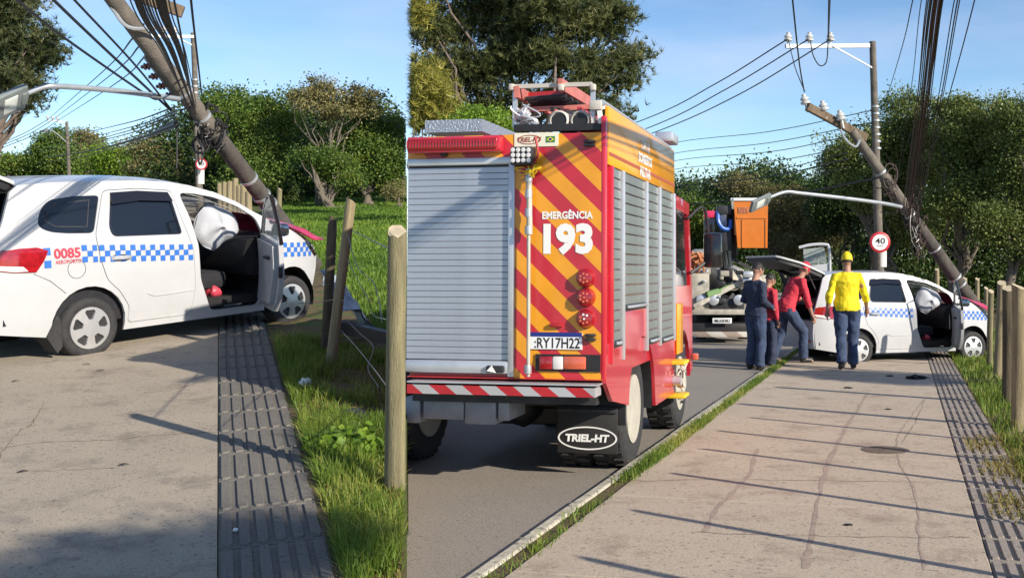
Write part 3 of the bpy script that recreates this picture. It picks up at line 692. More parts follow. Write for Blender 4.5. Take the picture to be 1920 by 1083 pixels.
wood('far_wood', 'deep dark undergrowth behind the right fence', [E(x, y, 34, 34, 44, 3) for x in range(1640, 1990, 34) for y in (400, 450, 500, 535)]+[E(x, y, 40, 40, 48, 3) for x in range(1640, 1990, 40) for y in (270, 330)], 42000, .24, .6, 'leaf_dark', 24)
wood('far_wood', 'low hedge line at the end of the road', [E(x, 520, 40, 26, 90, 4) for x in range(1240, 1660, 40)], 9000, .45, .8, 'leaf_mid', 25)

# ------------------------------------------------------------------ fence posts
def post(label, base, top, w, m, group, cutm='post_cut', seed=0, split=False, bury=.15):
    base, top = Vector(base), Vector(top); ax = (top-base); L = ax.length; q = ax.to_track_quat('Z', 'Y')
    M = Matrix.LocRotScale(base, q, None); t = thing('fence_post', label, 'fence post', M, group); rn = random.Random(seed)
    n = 14; k = 12; b = MB(); vs = []; ph = [rn.uniform(0, 6) for _ in range(4)]
    for i in range(k+1):
        z = -bury+(L+bury)*i/k; sw = Vector((math.sin(z*2+ph[0])*.012, math.cos(z*1.7+ph[1])*.012, 0))
        for j in range(n):
            a = 2*math.pi*j/n; r = w/2*(1.06-.1*i/k)*(1+.05*math.sin(a*2+ph[2]+z)+.03*math.sin(a*5+ph[3]+z*3))
            zz = z+(rn.uniform(-.006, .01)+(.03*math.sin(a+ph[0]) if i == k else 0)+(rn.uniform(-.10, .05) if split and i == k else 0))
            if split and i == k: r *= .8
            vs.append(sw+Vector((r*math.cos(a), r*math.sin(a), zz)))
    fs = [(i*n+j, i*n+(j+1) % n, (i+1)*n+(j+1) % n, (i+1)*n+j) for i in range(k) for j in range(n)]
    b.add(vs, fs+[tuple(range(n-1, -1, -1))]); b.build('shaft', m, t, ang=50)
    MB().add([v+Vector((0, 0, .0005)) for v in vs[-n:]], [tuple(range(n))]).build('cut_end', cutm, t, smooth=False)
    return t
GF = 'wooden fence posts'
def lpost(label, bx, by, tx, ty, w, m, dY=0, **k):
    g = GL(bx, by); return post(label, g, P(tx, ty, g.y+dY), w, m, GF, **k)
def rpost(label, bx, by, tx, ty, w, m, dY=0, **k):
    g = GR(bx, by); return post(label, g, P(tx, ty, g.y+dY), w, m, GF, **k)
lpost('thick grey green post standing nearest on the left verge', 739, 918, 747, 434, .115, 'post_green', -.02, seed=1)
lpost('slim pale post leaning right in front of the crashed taxi wheel', 622, 690, 657, 376, .098, 'post_wood', seed=2)
lpost('splintered dark topped post beside the taxi front wheel', 607, 655, 626, 408, .095, 'post_dark', seed=3, split=True, cutm='post_dark')
def zpost(label, px, ty, Y, w, m='post_green', side='L', seed=0, lean=0):
    g = gl(px, Y) if side == 'L' else gr(px, Y); return post(label, g, P(px+lean, ty, Y), w, m, GF, seed=seed)
zpost('lone upright post right of the leaning pole in the pasture', 523, 354, 24, .12, seed=4)
for i, (px, ty, Y) in enumerate([(412, 344, 40), (421, 341, 37), (431, 341, 34), (442, 336, 32), (449, 347, 29), (456, 347, 28), (466, 358, 26)]):
    zpost(('first', 'second', 'third', 'fourth', 'fifth', 'sixth', 'seventh')[i]+' small far post from the left, above the taxi windscreen', px, ty, Y, .16, 'post_wood', seed=20+i)
rpost('stout pale post at the right edge, nearest on the right', 1911, 810, 1908, 538, .135, 'post_wood', seed=5)
rpost('dark stained post just behind the stout right edge post', 1890, 764, 1889, 541, .14, 'post_dark', seed=6)
rpost('tall pale split post third from the right edge', 1872, 714, 1876, 530, .125, 'post_wood', seed=7)
rpost('narrow post closest to the right taxi wheel', 1857, 692, 1858, 546, .10, 'post_green', seed=8)
zpost('small far post above the right taxi bonnet', 1832, 523, 24, .09, 'post_wood', 'R', 9)
zpost('small far post left of the right leaning pole foot', 1757, 505, 30, .13, 'post_wood', 'R', 10)
zpost('short far post behind the right taxi windscreen', 1808, 522, 26, .12, 'post_wood', 'R', 11)
zpost('pale far post between taxi bonnet and fence', 1848, 540, 22, .09, 'post_wood', 'R', 12)
# the fence goes on towards the viewer, out of frame: its shadows cross the pavement
names_ = ['first', 'second', 'third', 'fourth', 'fifth', 'sixth']
fu_ = (FRi @ GR(1911, 810)).x; fv_ = (FRi @ GR(1911, 810)).y
for i, (dv, h) in enumerate([(1.3, 1.5), (2.4, 1.6), (3.5, 1.6), (4.7, 1.6), (6.0, 1.6), (7.2, 1.6)]):
    w0 = FR @ Vector((fu_+.35+.02*i, fv_-dv, 0)); w1 = FR @ Vector((fu_+.37+.02*i, fv_-dv+.03, h))
    post(names_[i]+' rough pale post of the right fence outside the right edge, counted towards the viewer', w0, w1, .07, 'post_wood', GF, seed=60+i)

# ------------------------------------------------------------------ wires
def wire(name, label, pts, r, m='cable', cat='cable', group=None, n=10, sides=5):
    """pts: (px, py, distance)"""
    w = [P(*p) for p in pts]; b = MB(); b.tube(spline(w, n), r, sides)
    return tag(b.build(name, m), label, cat, group)
# barbed wire of the left fence, slack and broken
GB = 'slack fence wires'
wire('barbed_wire', 'rusty barbed wire sagging from the leaning slim post', [(652, 440, 9.7), (670, 500, 9.4), (700, 530, 9.0), (712, 570, 8.7), (716, 605, 8.4)], .004, 'wire_steel', 'wire', GB)
wire('barbed_wire', 'barbed wire running to the nearest post at mid height', [(655, 430, 12), (690, 447, 10), (738, 470, 6.25)], .005, 'wire_steel', 'wire', GB)
wire('barbed_wire', 'long slack wire sloping down across the field edge', [(640, 620, 9.8), (668, 650, 9), (700, 690, 8), (722, 720, 7.4), (732, 740, 6.3)], .004, 'wire_steel', 'wire', GB)
wire('barbed_wire', 'curled loose wire hanging between the fence posts', [(648, 480, 9.8), (668, 520, 9.5), (690, 560, 9.1), (700, 590, 9), (728, 600, 6.4)], .0035, 'wire_steel', 'wire', GB)
wire('barbed_wire', 'low tangled wire beside the torn bumper', [(650, 600, 9.8), (675, 625, 9.6), (700, 650, 9.2), (690, 690, 9), (710, 725, 8.2)], .0035, 'wire_steel', 'wire', GB)
wire('barbed_wire', 'thin wire crossing the splintered post', [(560, 568, 10.9), (600, 566, 10.8), (640, 562, 9.75), (665, 590, 9.6)], .0035, 'wire_steel', 'wire', GB)

# ------------------------------------------------------------------ utility poles
def tapered(name, m, parent, pts, rad, n=16, steps=6):
    b = MB(); sp = spline(pts, steps); k = len(sp); R_ = []
    for i in range(k):
        t = i/(k-1)*(len(rad)-1); j = min(int(t), len(rad)-2); R_.append(rad[j]+(rad[j+1]-rad[j])*(t-j))
    b.tube(sp, R_, n); return b.build(name, m, parent)
def insulator(b, p, d, s=1.):
    p, d = Vector(p), Vector(d).normalized(); q = d.to_track_quat('Z', 'Y').to_matrix().to_4x4(); q.translation = p
    b.lathe([(.02*s, -.12*s), (.02*s, 0), (.07*s, .01*s), (.075*s, .04*s), (.04*s, .06*s), (.065*s, .075*s), (.065*s, .10*s), (.03*s, .125*s), (.035*s, .15*s), (.01*s, .165*s)], 12, 'Z', q)
def clamp_ring(b, p, d, r, h=.05):
    q = Vector(d).to_track_quat('Z', 'Y').to_matrix().to_4x4(); q.translation = p
    b.lathe([(r*.9, -h), (r*1.12, -h), (r*1.12, h), (r*.9, h)], 14, 'Z', q)
def knot(b, c, r, n, seed, thick=.012):
    """n tangled loops of cable"""
    rn = random.Random(seed); c = Vector(c)
    for i in range(n):
        o = Vector((rn.gauss(0, .5)*r[0], rn.gauss(0, .5)*r[1], rn.gauss(0, .8)*r[2])); f = [rn.uniform(.4, 1.6) for _ in range(3)]; ph = [rn.uniform(0, 6.3) for _ in range(3)]; am = rn.uniform(.5, 1.3)
        p = [c+o+Vector([r[k]*am*math.sin(f[k]*t*.35+ph[k]) for k in range(3)]) for t in range(15)]
        b.tube(p, thick*rn.uniform(.5, 1.2), 5)
def at0(o): return lambda p: Vector(p)-o
# left: the pole knocked over by the taxi
o = gl(600, 14.3); t = thing('leaning_pole', 'broken dark utility pole leaning left over the near taxi', 'utility pole', Matrix.Translation(o)); q = at0(o)
A, B_ = q(P(571, 473, 14.4)), q(P(142, -95, 10.8))
ptL = lambda f: A.lerp(B_, f)
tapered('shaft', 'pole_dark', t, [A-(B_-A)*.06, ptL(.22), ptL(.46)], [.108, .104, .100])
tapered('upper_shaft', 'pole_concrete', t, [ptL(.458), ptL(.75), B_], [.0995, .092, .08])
for f in (.20, .235, .30, .52, .60):
    b = MB(); clamp_ring(b, ptL(f), B_-A, .106-.02*f+.002, .018); b.build('steel_band', 'galvanised', t)
for i, f in enumerate((.595, .625, .655, .685)):
    b = MB(); insulator(b, ptL(f)+Vector((-.13, -.02, -.02)), (-1, -.3, -.2), .62); b.build('rack_insulator', 'porcelain_brown', t)
b = MB(); b.bar(ptL(.57)+Vector((-.12, -.02, 0)), ptL(.71)+Vector((-.12, -.02, 0)), .03, .05); b.build('insulator_rack', 'galvanised', t)
b = MB(); b.bar(ptL(.86)+Vector((-.15, .1, .22)), ptL(.74)+Vector((.42, -.1, .35)), .10, .12); b.build('crossarm', 'old_timber', t)
b = MB(); b.tube(spline([ptL(.845)+Vector((-.05, -.1, 0)), ptL(.80)+Vector((.02, -.14, -.05)), ptL(.76)+Vector((.25, -.12, .10))], 6), .02, 6); b.build('crossarm_brace', 'galvanised', t)
b = MB(); knot(b, ptL(.465), (.09, .09, .11), 26, 3, .014); knot(b, ptL(.45)+Vector((-.12, -.05, .02)), (.06, .06, .12), 16, 4, .011); knot(b, ptL(.5)+Vector((-.06, -.05, 0)), (.08, .08, .13), 14, 5, .014)
b.build('tangled_cable', 'cable', t)
b = MB(); knot(b, ptL(.48)+Vector((-.05, -.12, .02)), (.06, .05, .07), 5, 6, .008); b.build('stay_wire', 'wire_steel', t)
# its street lamp
o2 = P(318, 182, 11.6); t = thing('street_lamp', 'grey street lamp on a long arm from the near leaning pole', 'street lamp', Matrix.Translation(o2)); q = at0(o2)
tapered('arm', 'galvanised', t, [q(P(335, 186, 12.0)), q(P(250, 174, 11.2)), q(P(170, 166, 10.6)), q(P(105, 162, 10.2)), q(P(80, 164, 10.1)), q(P(40, 180, 9.9))], [.030, .029, .028, .027, .025, .022], 10)
def lamp_head(t, a, b_, w, d, up):
    """luminaire box from a to b_ with its lit window below"""
    a, b_ = Vector(a), Vector(b_); dr = (b_-a).normalized(); sd_ = dr.cross(Vector(up)).normalized(); u_ = sd_.cross(dr); L = (b_-a).length
    m = Matrix((dr, sd_, u_)).transposed()
    MB().box((a+b_)/2, (L, w, d), m, bev=.012).build('housing', 'lamp_grey', t)
    MB().box((a+b_)/2+dr*L*.05-u_*d*.52, (L*.42, w*.62, .012), m, bev=.004).build('lens', 'lamp_glass', t)
    MB().box((a+b_)/2-dr*L*.42-u_*d*.1, (L*.2, w*.5, d*1.15), m, bev=.006).build('gear_box', 'lamp_grey', t)
lamp_head(t, q(P(46, 180, 9.9)), q(P(-12, 206, 9.6)), .27, .06, (-.2, .74, .66))
# left: upright pole, its speed sign, crossarm
def upright_pole(label, bx, Y, top, gfun, r0, r1, white=None, arm=None, group='upright utility poles', mtl='pole_concrete'):
    o = gfun(bx, Y); t = thing('utility_pole', label, 'utility pole', Matrix.Translation(o), group); q = at0(o); tp = q(P(*top, Y))
    tapered('shaft', mtl, t, [Vector((0, 0, -.3)), tp*.5, tp], [r0, (r0+r1)/2, r1])
    if white:
        z = [CZ-(y-CY)/F*Y-o.z for y in white]; f = [k/tp.z for k in z]
        MB().lathe([(r0*1.0, z[1]), (r0*1.012, z[1]), (r0*1.012, z[0]), (r0*.9, z[0])], 16).build('painted_band', 'pole_white', t)
    if arm:
        (x0, y0), (x1, y1), ins, dy = arm
        a, c = q(P(x0, y0, Y)), q(P(x1, y1, Y-dy)); MB().bar(a, c, .09, .10).build('crossarm', 'galvanised', t)
        b2 = MB(); b2.bar(a.lerp(c, .45)+Vector((0, -.05, 0)), tp*.0+Vector((tp.x*.86, tp.y, tp.z-abs(c-a).length*.28)) if False else Vector((tp.x, tp.y-.05, tp.z-(c-a).length*.30)), .035, .035); b2.build('arm_brace', 'galvanised', t)
        for k in range(ins):
            bi = MB(); insulator(bi, a.lerp(c, .04+.62*k/max(1, ins-1))*1.0+Vector((0, 0, .12)) if False else c.lerp(a, .03+.5*k/max(1, ins-1))+Vector((0, 0, .12)), (0, 0, 1), 1.5); bi.build('insulator', 'porcelain', t)
    return t, q
t, q = upright_pole('upright concrete pole with a white base and crossarm behind the near taxi', 376, 40, (362, 62), gl, .135, .085, (300, 345), ((366, 69), (283, 68), 3, 1.0))
for k in range(4):
    bb = MB(); clamp_ring(bb, q(P(366, 150+k*12, 40)), (0, 0, 1), .11, .03); bb.build('steel_band', 'galvanised', t)
def speed_sign(label, c, Y, rpx, n=28):
    o = P(*c, Y); r = rpx/F*Y; t = thing('speed_sign', label, 'road sign', Matrix.Translation(o), 'speed limit signs')
    MB().lathe([(r, .012), (r, -.0), (r*.97, -.006)], n, 'Y').build('plate', 'sign_red', t)
    MB().lathe([(r*.76, .0), (r*.76, -.010)], n, 'Y').build('face', 'sign_white', t)
    fn = lambda a, b_, d: (a, -.010-d, b_)
    text('numeral', '40', 'sign_black', t, fn, (-r*.46, -r*.16, r*.48, r*.42), .018)
    text('unit', 'km/h', 'sign_black', t, fn, (-r*.28, -r*.42, r*.28, -r*.26), .01)
    b = MB(); b.box((0, .04, 0), (.05, .06, r*1.2)); b.build('bracket', 'galvanised', t)
    return t
speed_sign('round 40 speed sign on the upright pole behind the near taxi', (377.5, 308), 39.6, 11)
speed_sign('round 40 speed sign on the upright pole behind the right taxi', (1650, 454), 27.6, 19.5)
# left: far pole with crossarm and lamp
t, q = upright_pole('thin far power pole with crossarm and lamp among the left trees', 131, 75, (125, 228), gl, .13, .10, None, ((125, 229), (88, 226), 3, 1.0))
b = MB(); b.tube(spline([q(P(126, 268, 75)), q(P(108, 252, 74.5)), q(P(92, 243, 74)), q(P(82, 246, 74))], 5), .05, 6); b.build('lamp_arm', 'galvanised', t)
MB().box(q(P(83, 246, 74)), (.5, .3, .14), bev=.03).build('lamp_housing', 'lamp_grey', t)
# right: upright pole and crossarm
t, q = upright_pole('tall upright pole with a galvanised crossarm behind the right taxi', 1653, 28, (1636, 78), gr, .13, .085, (470, 500), ((1630, 86), (1473, 87), 3, .6))
for k in range(7):
    bb = MB(); clamp_ring(bb, q(P(1641+k*.6, 200+k*13, 28)), (0, 0, 1), .098, .025); bb.build('steel_band', 'galvanised', t)
# right: leaning pole
o = gr(1838, 21.3); t = thing('leaning_pole', 'broken utility pole leaning over the right taxi with insulators on its tip', 'utility pole', Matrix.Translation(o)); q = at0(o)
A, B_ = q(P(1836, 585, 21.2)), q(P(1597, 245, 20.2)); ptR = lambda f: A.lerp(B_, f)
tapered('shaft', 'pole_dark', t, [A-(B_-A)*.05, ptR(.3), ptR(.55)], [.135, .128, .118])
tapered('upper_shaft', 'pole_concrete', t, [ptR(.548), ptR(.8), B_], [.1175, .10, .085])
b = MB(); b.bar(q(P(1514, 200, 20.0)), q(P(1624, 259, 20.3)), .13, .14); b.build('crossarm', 'old_timber', t)
for k, (x, y) in enumerate([(1511, 196), (1546, 208), (1578, 226)]):
    b = MB(); insulator(b, q(P(x, y, 20.05)), (-.25, 0, 1), 1.25); b.build('insulator', 'porcelain', t)
b = MB(); b.tube(spline([q(P(1576, 243, 19.9)), q(P(1586, 262, 19.85)), q(P(1604, 275, 19.95)), q(P(1612, 262, 20))], 6), .022, 6); b.build('crossarm_brace', 'galvanised', t)
for f in (.16, .2, .36, .55, .78):
    b = MB(); clamp_ring(b, ptR(f), B_-A, .13-.05*f+.006, .018); b.build('steel_band', 'galvanised', t)
b = MB(); knot(b, ptR(.55), (.11, .11, .20), 34, 13, .011); knot(b, ptR(.47)+Vector((-.05, -.05, -.25)), (.07, .08, .22), 16, 14, .009); knot(b, ptR(.72), (.12, .1, .2), 16, 15, .011)
b.build('tangled_cable', 'cable_brown', t)
b = MB(); knot(b, ptR(.5)+Vector((-.05, -.16, -.2)), (.08, .05, .2), 6, 16, .007); b.build('stay_wire', 'wire_steel', t)
o2 = P(1655, 381, 19.6); t = thing('street_lamp', 'grey street lamp on a long pale arm in front of the orange bucket', 'street lamp', Matrix.Translation(o2)); q = at0(o2)
tapered('arm', 'galvanised', t, [q(P(1690, 388, 20.4)), q(P(1655, 381, 19.9)), q(P(1580, 371, 19.3)), q(P(1500, 362, 18.8)), q(P(1472, 360, 18.7)), q(P(1440, 371, 18.6))], [.036, .036, .034, .032, .032, .028], 10)
lamp_head(t, q(P(1442, 372, 18.6)), q(P(1408, 388, 18.3)), .24, .055, (-.2, .78, .62))

# cables on the left
GC = 'cables hanging over the near taxi'
tops = [(238, -380), (262, -390), (275, -400), (300, -380), (318, -395), (330, -390), (345, -400), (292, -390), (285, -380), (308, -385), (322, -400), (272, -380), (295, -400)]
names = ['first', 'second', 'third', 'fourth', 'fifth', 'sixth', 'seventh', 'eighth', 'ninth', 'tenth', 'eleventh', 'twelfth', 'thirteenth']
xs0 = [243, 252, 258, 274, 280, 286, 293, 299, 304, 309, 316, 262, 268]; xe = [350, 352, 354, 362, 364, 366, 367, 364, 362, 366, 368, 356, 358]
for i, x in enumerate(sorted(xs0)):
    thick = .022 if i in (2, 3, 9, 10) else .010+.004*(i % 3)
    e = sorted(xe)[i]; ye = 190+(i*7) % 26
    wire('overhead_cable', names[i]+' cable from the left in the bundle above the near leaning pole', [(e, ye, 12.3), ((x+e)/2+6, ye/2+2, 7.6), (x, -2, 5.5), (x-95+i*6, -420, 3.2)], thick*.42, 'cable', 'cable', GC)
wire('overhead_cable', 'lone cable left of the tall upright pole top', [(359, 176, 14), (342, 80, 10), (326, -2, 8), (300, -150, 6)], .009, group=GC)
wire('overhead_cable', 'lone cable passing just right of the upright pole', [(378, 176, 14), (367, 80, 10), (358, -2, 8), (345, -150, 6)], .010, group=GC)
wire('overhead_cable', 'upper long cable crossing the left sky to the pole tangle', [(322, 207, 12.2), (253, 122, 10.5), (139, 0, 8.5), (60, -85, 7.5)], .011, group=GC)
wire('overhead_cable', 'middle long cable crossing the left sky to the pole tangle', [(320, 207, 12.2), (189, 85, 10), (100, 0, 8.5), (20, -80, 7.5)], .014, group=GC)
wire('overhead_cable', 'lower long cable crossing the left sky over the pine', [(300, 186, 12.2), (274, 177, 11.9), (122, 72, 10), (32, 0, 8.5), (-40, -60, 7.5)], .013, group=GC)
GW = 'thin wires to the far left pole'
for i, (a, c, e) in enumerate([((249, 72), (190, 137), (90, 224)), ((262, 86), (205, 143), (100, 224)), ((273, 105), (212, 160), (112, 224))]):
    wire('power_wire', ('upper', 'middle', 'lower')[i]+' thin wire from the far left pole up to the leaning pole', [(a[0]+20, a[1]-26, 13), (a[0], a[1], 17), (c[0], c[1], 36), (e[0], e[1], 74)], .016 if i < 3 else .012, group=GW)
    wire('power_wire', ('upper', 'middle', 'lower')[i]+' thin wire leaving the far left pole to the left edge', [(e[0], e[1], 74), (e[0]-45, e[1]+26+i, 66), (-20, 278+i*4, 60)], .022, group=GW)
for i, (y0, x1, y1) in enumerate([(200, 150, 250), (208, 170, 256), (213, 150, 268), (219, 140, 275), (226, 150, 282), (232, 160, 285), (238, 140, 296)]):
    wire('service_wire', names[i]+' faint wire from the top in the fan left of the pole tangle', [(330, y0, 12.2), ((330+x1)/2, (y0+y1)/2+5, 25), (x1, y1, 48), (x1-70, y1+10, 75)], .012 if i != 5 else .03, group='fan of faint wires on the left')
wire('hanging_wire', 'wire dangling straight down from the near pole tangle', [(331, 225, 12.3), (332, 280, 12.3), (331, 316, 12.3)], .010, group=GC)
# cables on the right
GCR = 'cables hanging over the right taxi'
xs = [1712, 1728, 1738, 1746, 1752, 1757, 1762, 1768, 1790, 1796, 1800, 1828]
xe = [1664, 1682, 1692, 1698, 1700, 1704, 1706, 1700, 1716, 1720, 1722, 1716]; yd = [180, 340, 395, 400, 402, 405, 402, 400, 408, 410, 412, 400]
for i in range(12):
    thick = (.010, .008, .010, .014, .017, .019, .018, .015, .010, .012, .010, .011)[i]
    xm = xs[i]+(xe[i]-xs[i])*.5+4
    wire('overhead_cable', names[i]+' cable from the left in the bundle above the right taxi', [(xe[i], yd[i], 20.0), (xm, yd[i]*.48, 13), (xs[i], -2, 9), (xs[i]+70, -330, 5)], thick*.55, 'cable' if i not in (4, 5, 6) else 'cable_brown', 'cable', GCR)
for i in range(9):
    x0, x1 = 1741+i*3.4, 1694+i*3.1
    wire('overhead_cable', names[i]+' thin strand inside the dark bunch above the right taxi', [(x1, 398+(i*5) % 14, 20.1), (1719+i*3.1, 195, 13.1), (x0, -2, 9.1), (x0+68, -330, 5.1)], .0065, 'cable' if i % 2 else 'cable_brown', 'cable', GCR)
for i, (a, m_, e) in enumerate([((1476, 74), (1340, 158), (1205, 225)), ((1516, 74), (1360, 168), (1212, 241)), ((1557, 74), (1380, 180), (1217, 252))]):
    wire('power_wire', ('upper', 'middle', 'lower')[i]+' long wire from the crossarm down to the fire truck roof', [(*a, 27), (m_[0], m_[1], 33), (e[0], e[1], 40), (e[0]-220, e[1]+75, 55)], .018, group='power wires right of the pine')
wire('jumper_wire', 'drooping wire loop under the crossarm end', [(1519, 76, 27), (1525, 105, 27), (1537, 123, 27), (1549, 117, 27), (1552, 90, 26), (1555, -2, 12), (1557, -120, 8)], .016, group='power wires right of the pine')
wire('jumper_wire', 'left wire rising from the tip insulator of the leaning pole', [(1508, 172, 20), (1499, 120, 18), (1486, -2, 14), (1478, -100, 11)], .013, group='power wires right of the pine')
wire('jumper_wire', 'right wire rising from the tip insulator to the crossarm', [(1509, 172, 20), (1492, 130, 23), (1484, 100, 25), (1478, 74, 27)], .011, group='power wires right of the pine')
for i, (y0, y1) in enumerate([(206, 268), (228, 288), (248, 302), (268, 318), (278, 345), (290, 352), (305, 360)]):
    wire('service_wire', names[i]+' faint wire from the top behind the orange bucket', [(1640 if i < 2 else 1590, y0+(8 if i > 1 else 0), 30), (1440, (y0+y1)/2+10, 40), (1262, y1, 52), (1100, y1+40, 62)], .014 if i != 5 else .024, group='faint wires on the right')
wire('service_wire', 'thick dark cable sagging across the willow like tree', [(1660, 330, 27), (1500, 362, 33), (1400, 372, 38), (1280, 384, 44), (1180, 380, 48)], .03, group='faint wires on the right')

# ------------------------------------------------------------------ the crashed taxi
W = 1.70
def yin(x, z):
    o = .0
    if z > 1.02: o += (z-1.02)*.20
    if x < -.35: o += ((-.35-x)/.55)**2*.11
    if x > 2.4: o += ((x-2.4)/.6)**2*.13
    if z < .42: o += (.42-z)*.16
    o += .012*math.cos(min(1, max(-1, (z-.72)/.3))*math.pi/2)*-1+.012
    return o
def RS(a, b, d): return (a, yin(a, b)+d, b)
def LS(a, b, d): return (a, W-yin(a, b)-d, b)
rarch = [(0+.385*math.cos(R(a)), .29+.385*math.sin(R(a))) for a in range(194, -16, -14)]
farch = [(2.53+.39*math.cos(R(a)), .29+.39*math.sin(R(a))) for a in range(194, -2, -14)]
roofe = [(2.26, 1.235), (2.03, 1.345), (1.82, 1.46), (1.56, 1.565), (1.23, 1.65), (.99, 1.685), (.64, 1.705), (.12, 1.70), (-.3, 1.69), (-.6, 1.665)]
body_o = [(-.88, .30), (-.43, .225)]+rarch+[(.375, .20), (2.145, .20)]+farch+[(2.96, .42), (3.03, .62), (3.045, .76), (2.99, .86), (2.88, .96), (2.58, 1.12)]+roofe+[(-.67, 1.6), (-.75, 1.35), (-.85, 1.08), (-.90, .85), (-.92, .6)]
qwin = [(-.47, 1.32), (-.42, 1.45), (-.33, 1.525), (-.1, 1.555), (.185, 1.56), (.075, 1.19), (-.2, 1.20), (-.36, 1.22), (-.45, 1.26)]
rdoor = [(.225, 1.61), (.6, 1.625), (1.0, 1.60), (1.14, 1.12), (1.185, .96), (1.20, .55), (1.15, .265), (.41, .265), (.42, .43), (.31, .60), (.18, .72), (.11, .94), (.085, 1.17)]
rglass = [(.315, 1.57), (.6, 1.58), (.965, 1.565), (1.055, 1.14), (.28, 1.155), (.25, 1.24)]
fopen = [(1.09, 1.57), (1.25, 1.565), (1.53, 1.515), (1.82, 1.41), (2.05, 1.27), (2.12, 1.1), (2.16, .8), (2.14, .5), (2.05, .275), (1.42, .275), (1.37, .36), (1.262, .64), (1.25, 1.0), (1.19, 1.3)]
def chaikin(p, k=1):
    for _ in range(k):
        p = [q_ for i in range(len(p)) for q_ in ((p[i][0]*.75+p[(i+1) % len(p)][0]*.25, p[i][1]*.75+p[(i+1) % len(p)][1]*.25), (p[i][0]*.25+p[(i+1) % len(p)][0]*.75, p[i][1]*.25+p[(i+1) % len(p)][1]*.75))]
    return p
def round_corners(p, d):
    out = []
    for i in range(len(p)):
        a, c, e = p[i-1], p[i], p[(i+1) % len(p)]; l0, l1 = math.dist(a, c), math.dist(c, e); k0_, k1_ = min(.45, d/l0), min(.45, d/l1)
        A_ = (c[0]+(a[0]-c[0])*k0_, c[1]+(a[1]-c[1])*k0_); C_ = (c[0]+(e[0]-c[0])*k1_, c[1]+(e[1]-c[1])*k1_)
        for t_ in (0, .33, .67, 1): out.append(tuple(A_[j]*(1-t_)**2+2*c[j]*t_*(1-t_)+C_[j]*t_*t_ for j in (0, 1)))
    return out
qwin = round_corners(qwin, .05); rdoor = round_corners(rdoor, .05); rglass = round_corners(rglass, .045); fopen_s = fopen; fopen = round_corners(fopen, .06)
def roof_z(x):
    pts = sorted(roofe)
    for (x0, z0), (x1, z1) in zip(pts, pts[1:]):
        if x <= x1: return z0+(z1-z0)*max(0, (x-x0)/(x1-x0))
    return pts[-1][1]
def grow(poly, d):
    cx = sum(p[0] for p in poly)/len(poly); cz = sum(p[1] for p in poly)/len(poly); out = []
    for x, z in poly:
        l = math.hypot(x-cx, z-cz); out.append((x+(x-cx)/l*d, z+(z-cz)/l*d))
    return out
def wheel(root, c, right, R_=.302, rim=.205):
    """c: outer face centre on the car side; flat tyres squashed on the ground"""
    s = 1 if right else -1; wn_ = bpy.data.objects.new('wheel', None)
    b = MB(); prof = [(rim-.005, .005), (rim+.02, -.006), (R_-.05, -.014), (R_-.012, 0), (R_, .03), (R_, .15), (R_-.012, .18), (R_-.05, .195), (rim, .19)]
    b.lathe(prof, 40, 'Y'); vs = []
    for x, y, z in b.v:
        gz = -c[2]+.002
        if z < gz:
            y += (.02 if y > .09 else -.02)*min(1, (gz-z)*20); z = gz
        vs.append((x, y*s, z))
    b.v = vs; ty = b.build('wheel', 'rubber', root, Matrix.Translation(c), ang=60)
    wins = []
    for k in range(5):
        a = R(90+72*k); pol = []
        for r_, w in ((.088, .24), (.165, .34), (.182, .24), (.182, -.24), (.165, -.34), (.088, -.24)): pol.append((r_*math.cos(a+w), r_*math.sin(a+w)))
        wins.append(pol)
    b = MB(); shell(b, circle(0, 0, rim, 40), wins, lambda a, c_, d: (a, s*(-.008-.022*max(0, 1-math.hypot(a, c_)/rim)+d), c_), .02, .035); b.build('hub_cap', 'silver', ty, ang=50)
    MB().lathe([(rim-.01, .003*s), (rim-.01, .008*s)], 28, 'Y').build('brake_disc', 'dark_metal', ty)
    for k in range(4):
        a = R(45+90*k); MB().lathe([(.014, -.002*s), (.014, -.016*s)], 8, 'Y', Matrix.Translation((.055*math.cos(a), 0, .055*math.sin(a)))).build('wheel_nut', 'dark_metal', ty)
    MB().lathe([(.024, -.005*s), (.02, -.02*s)], 14, 'Y').build('hub_badge', 'silver', ty)
    return ty
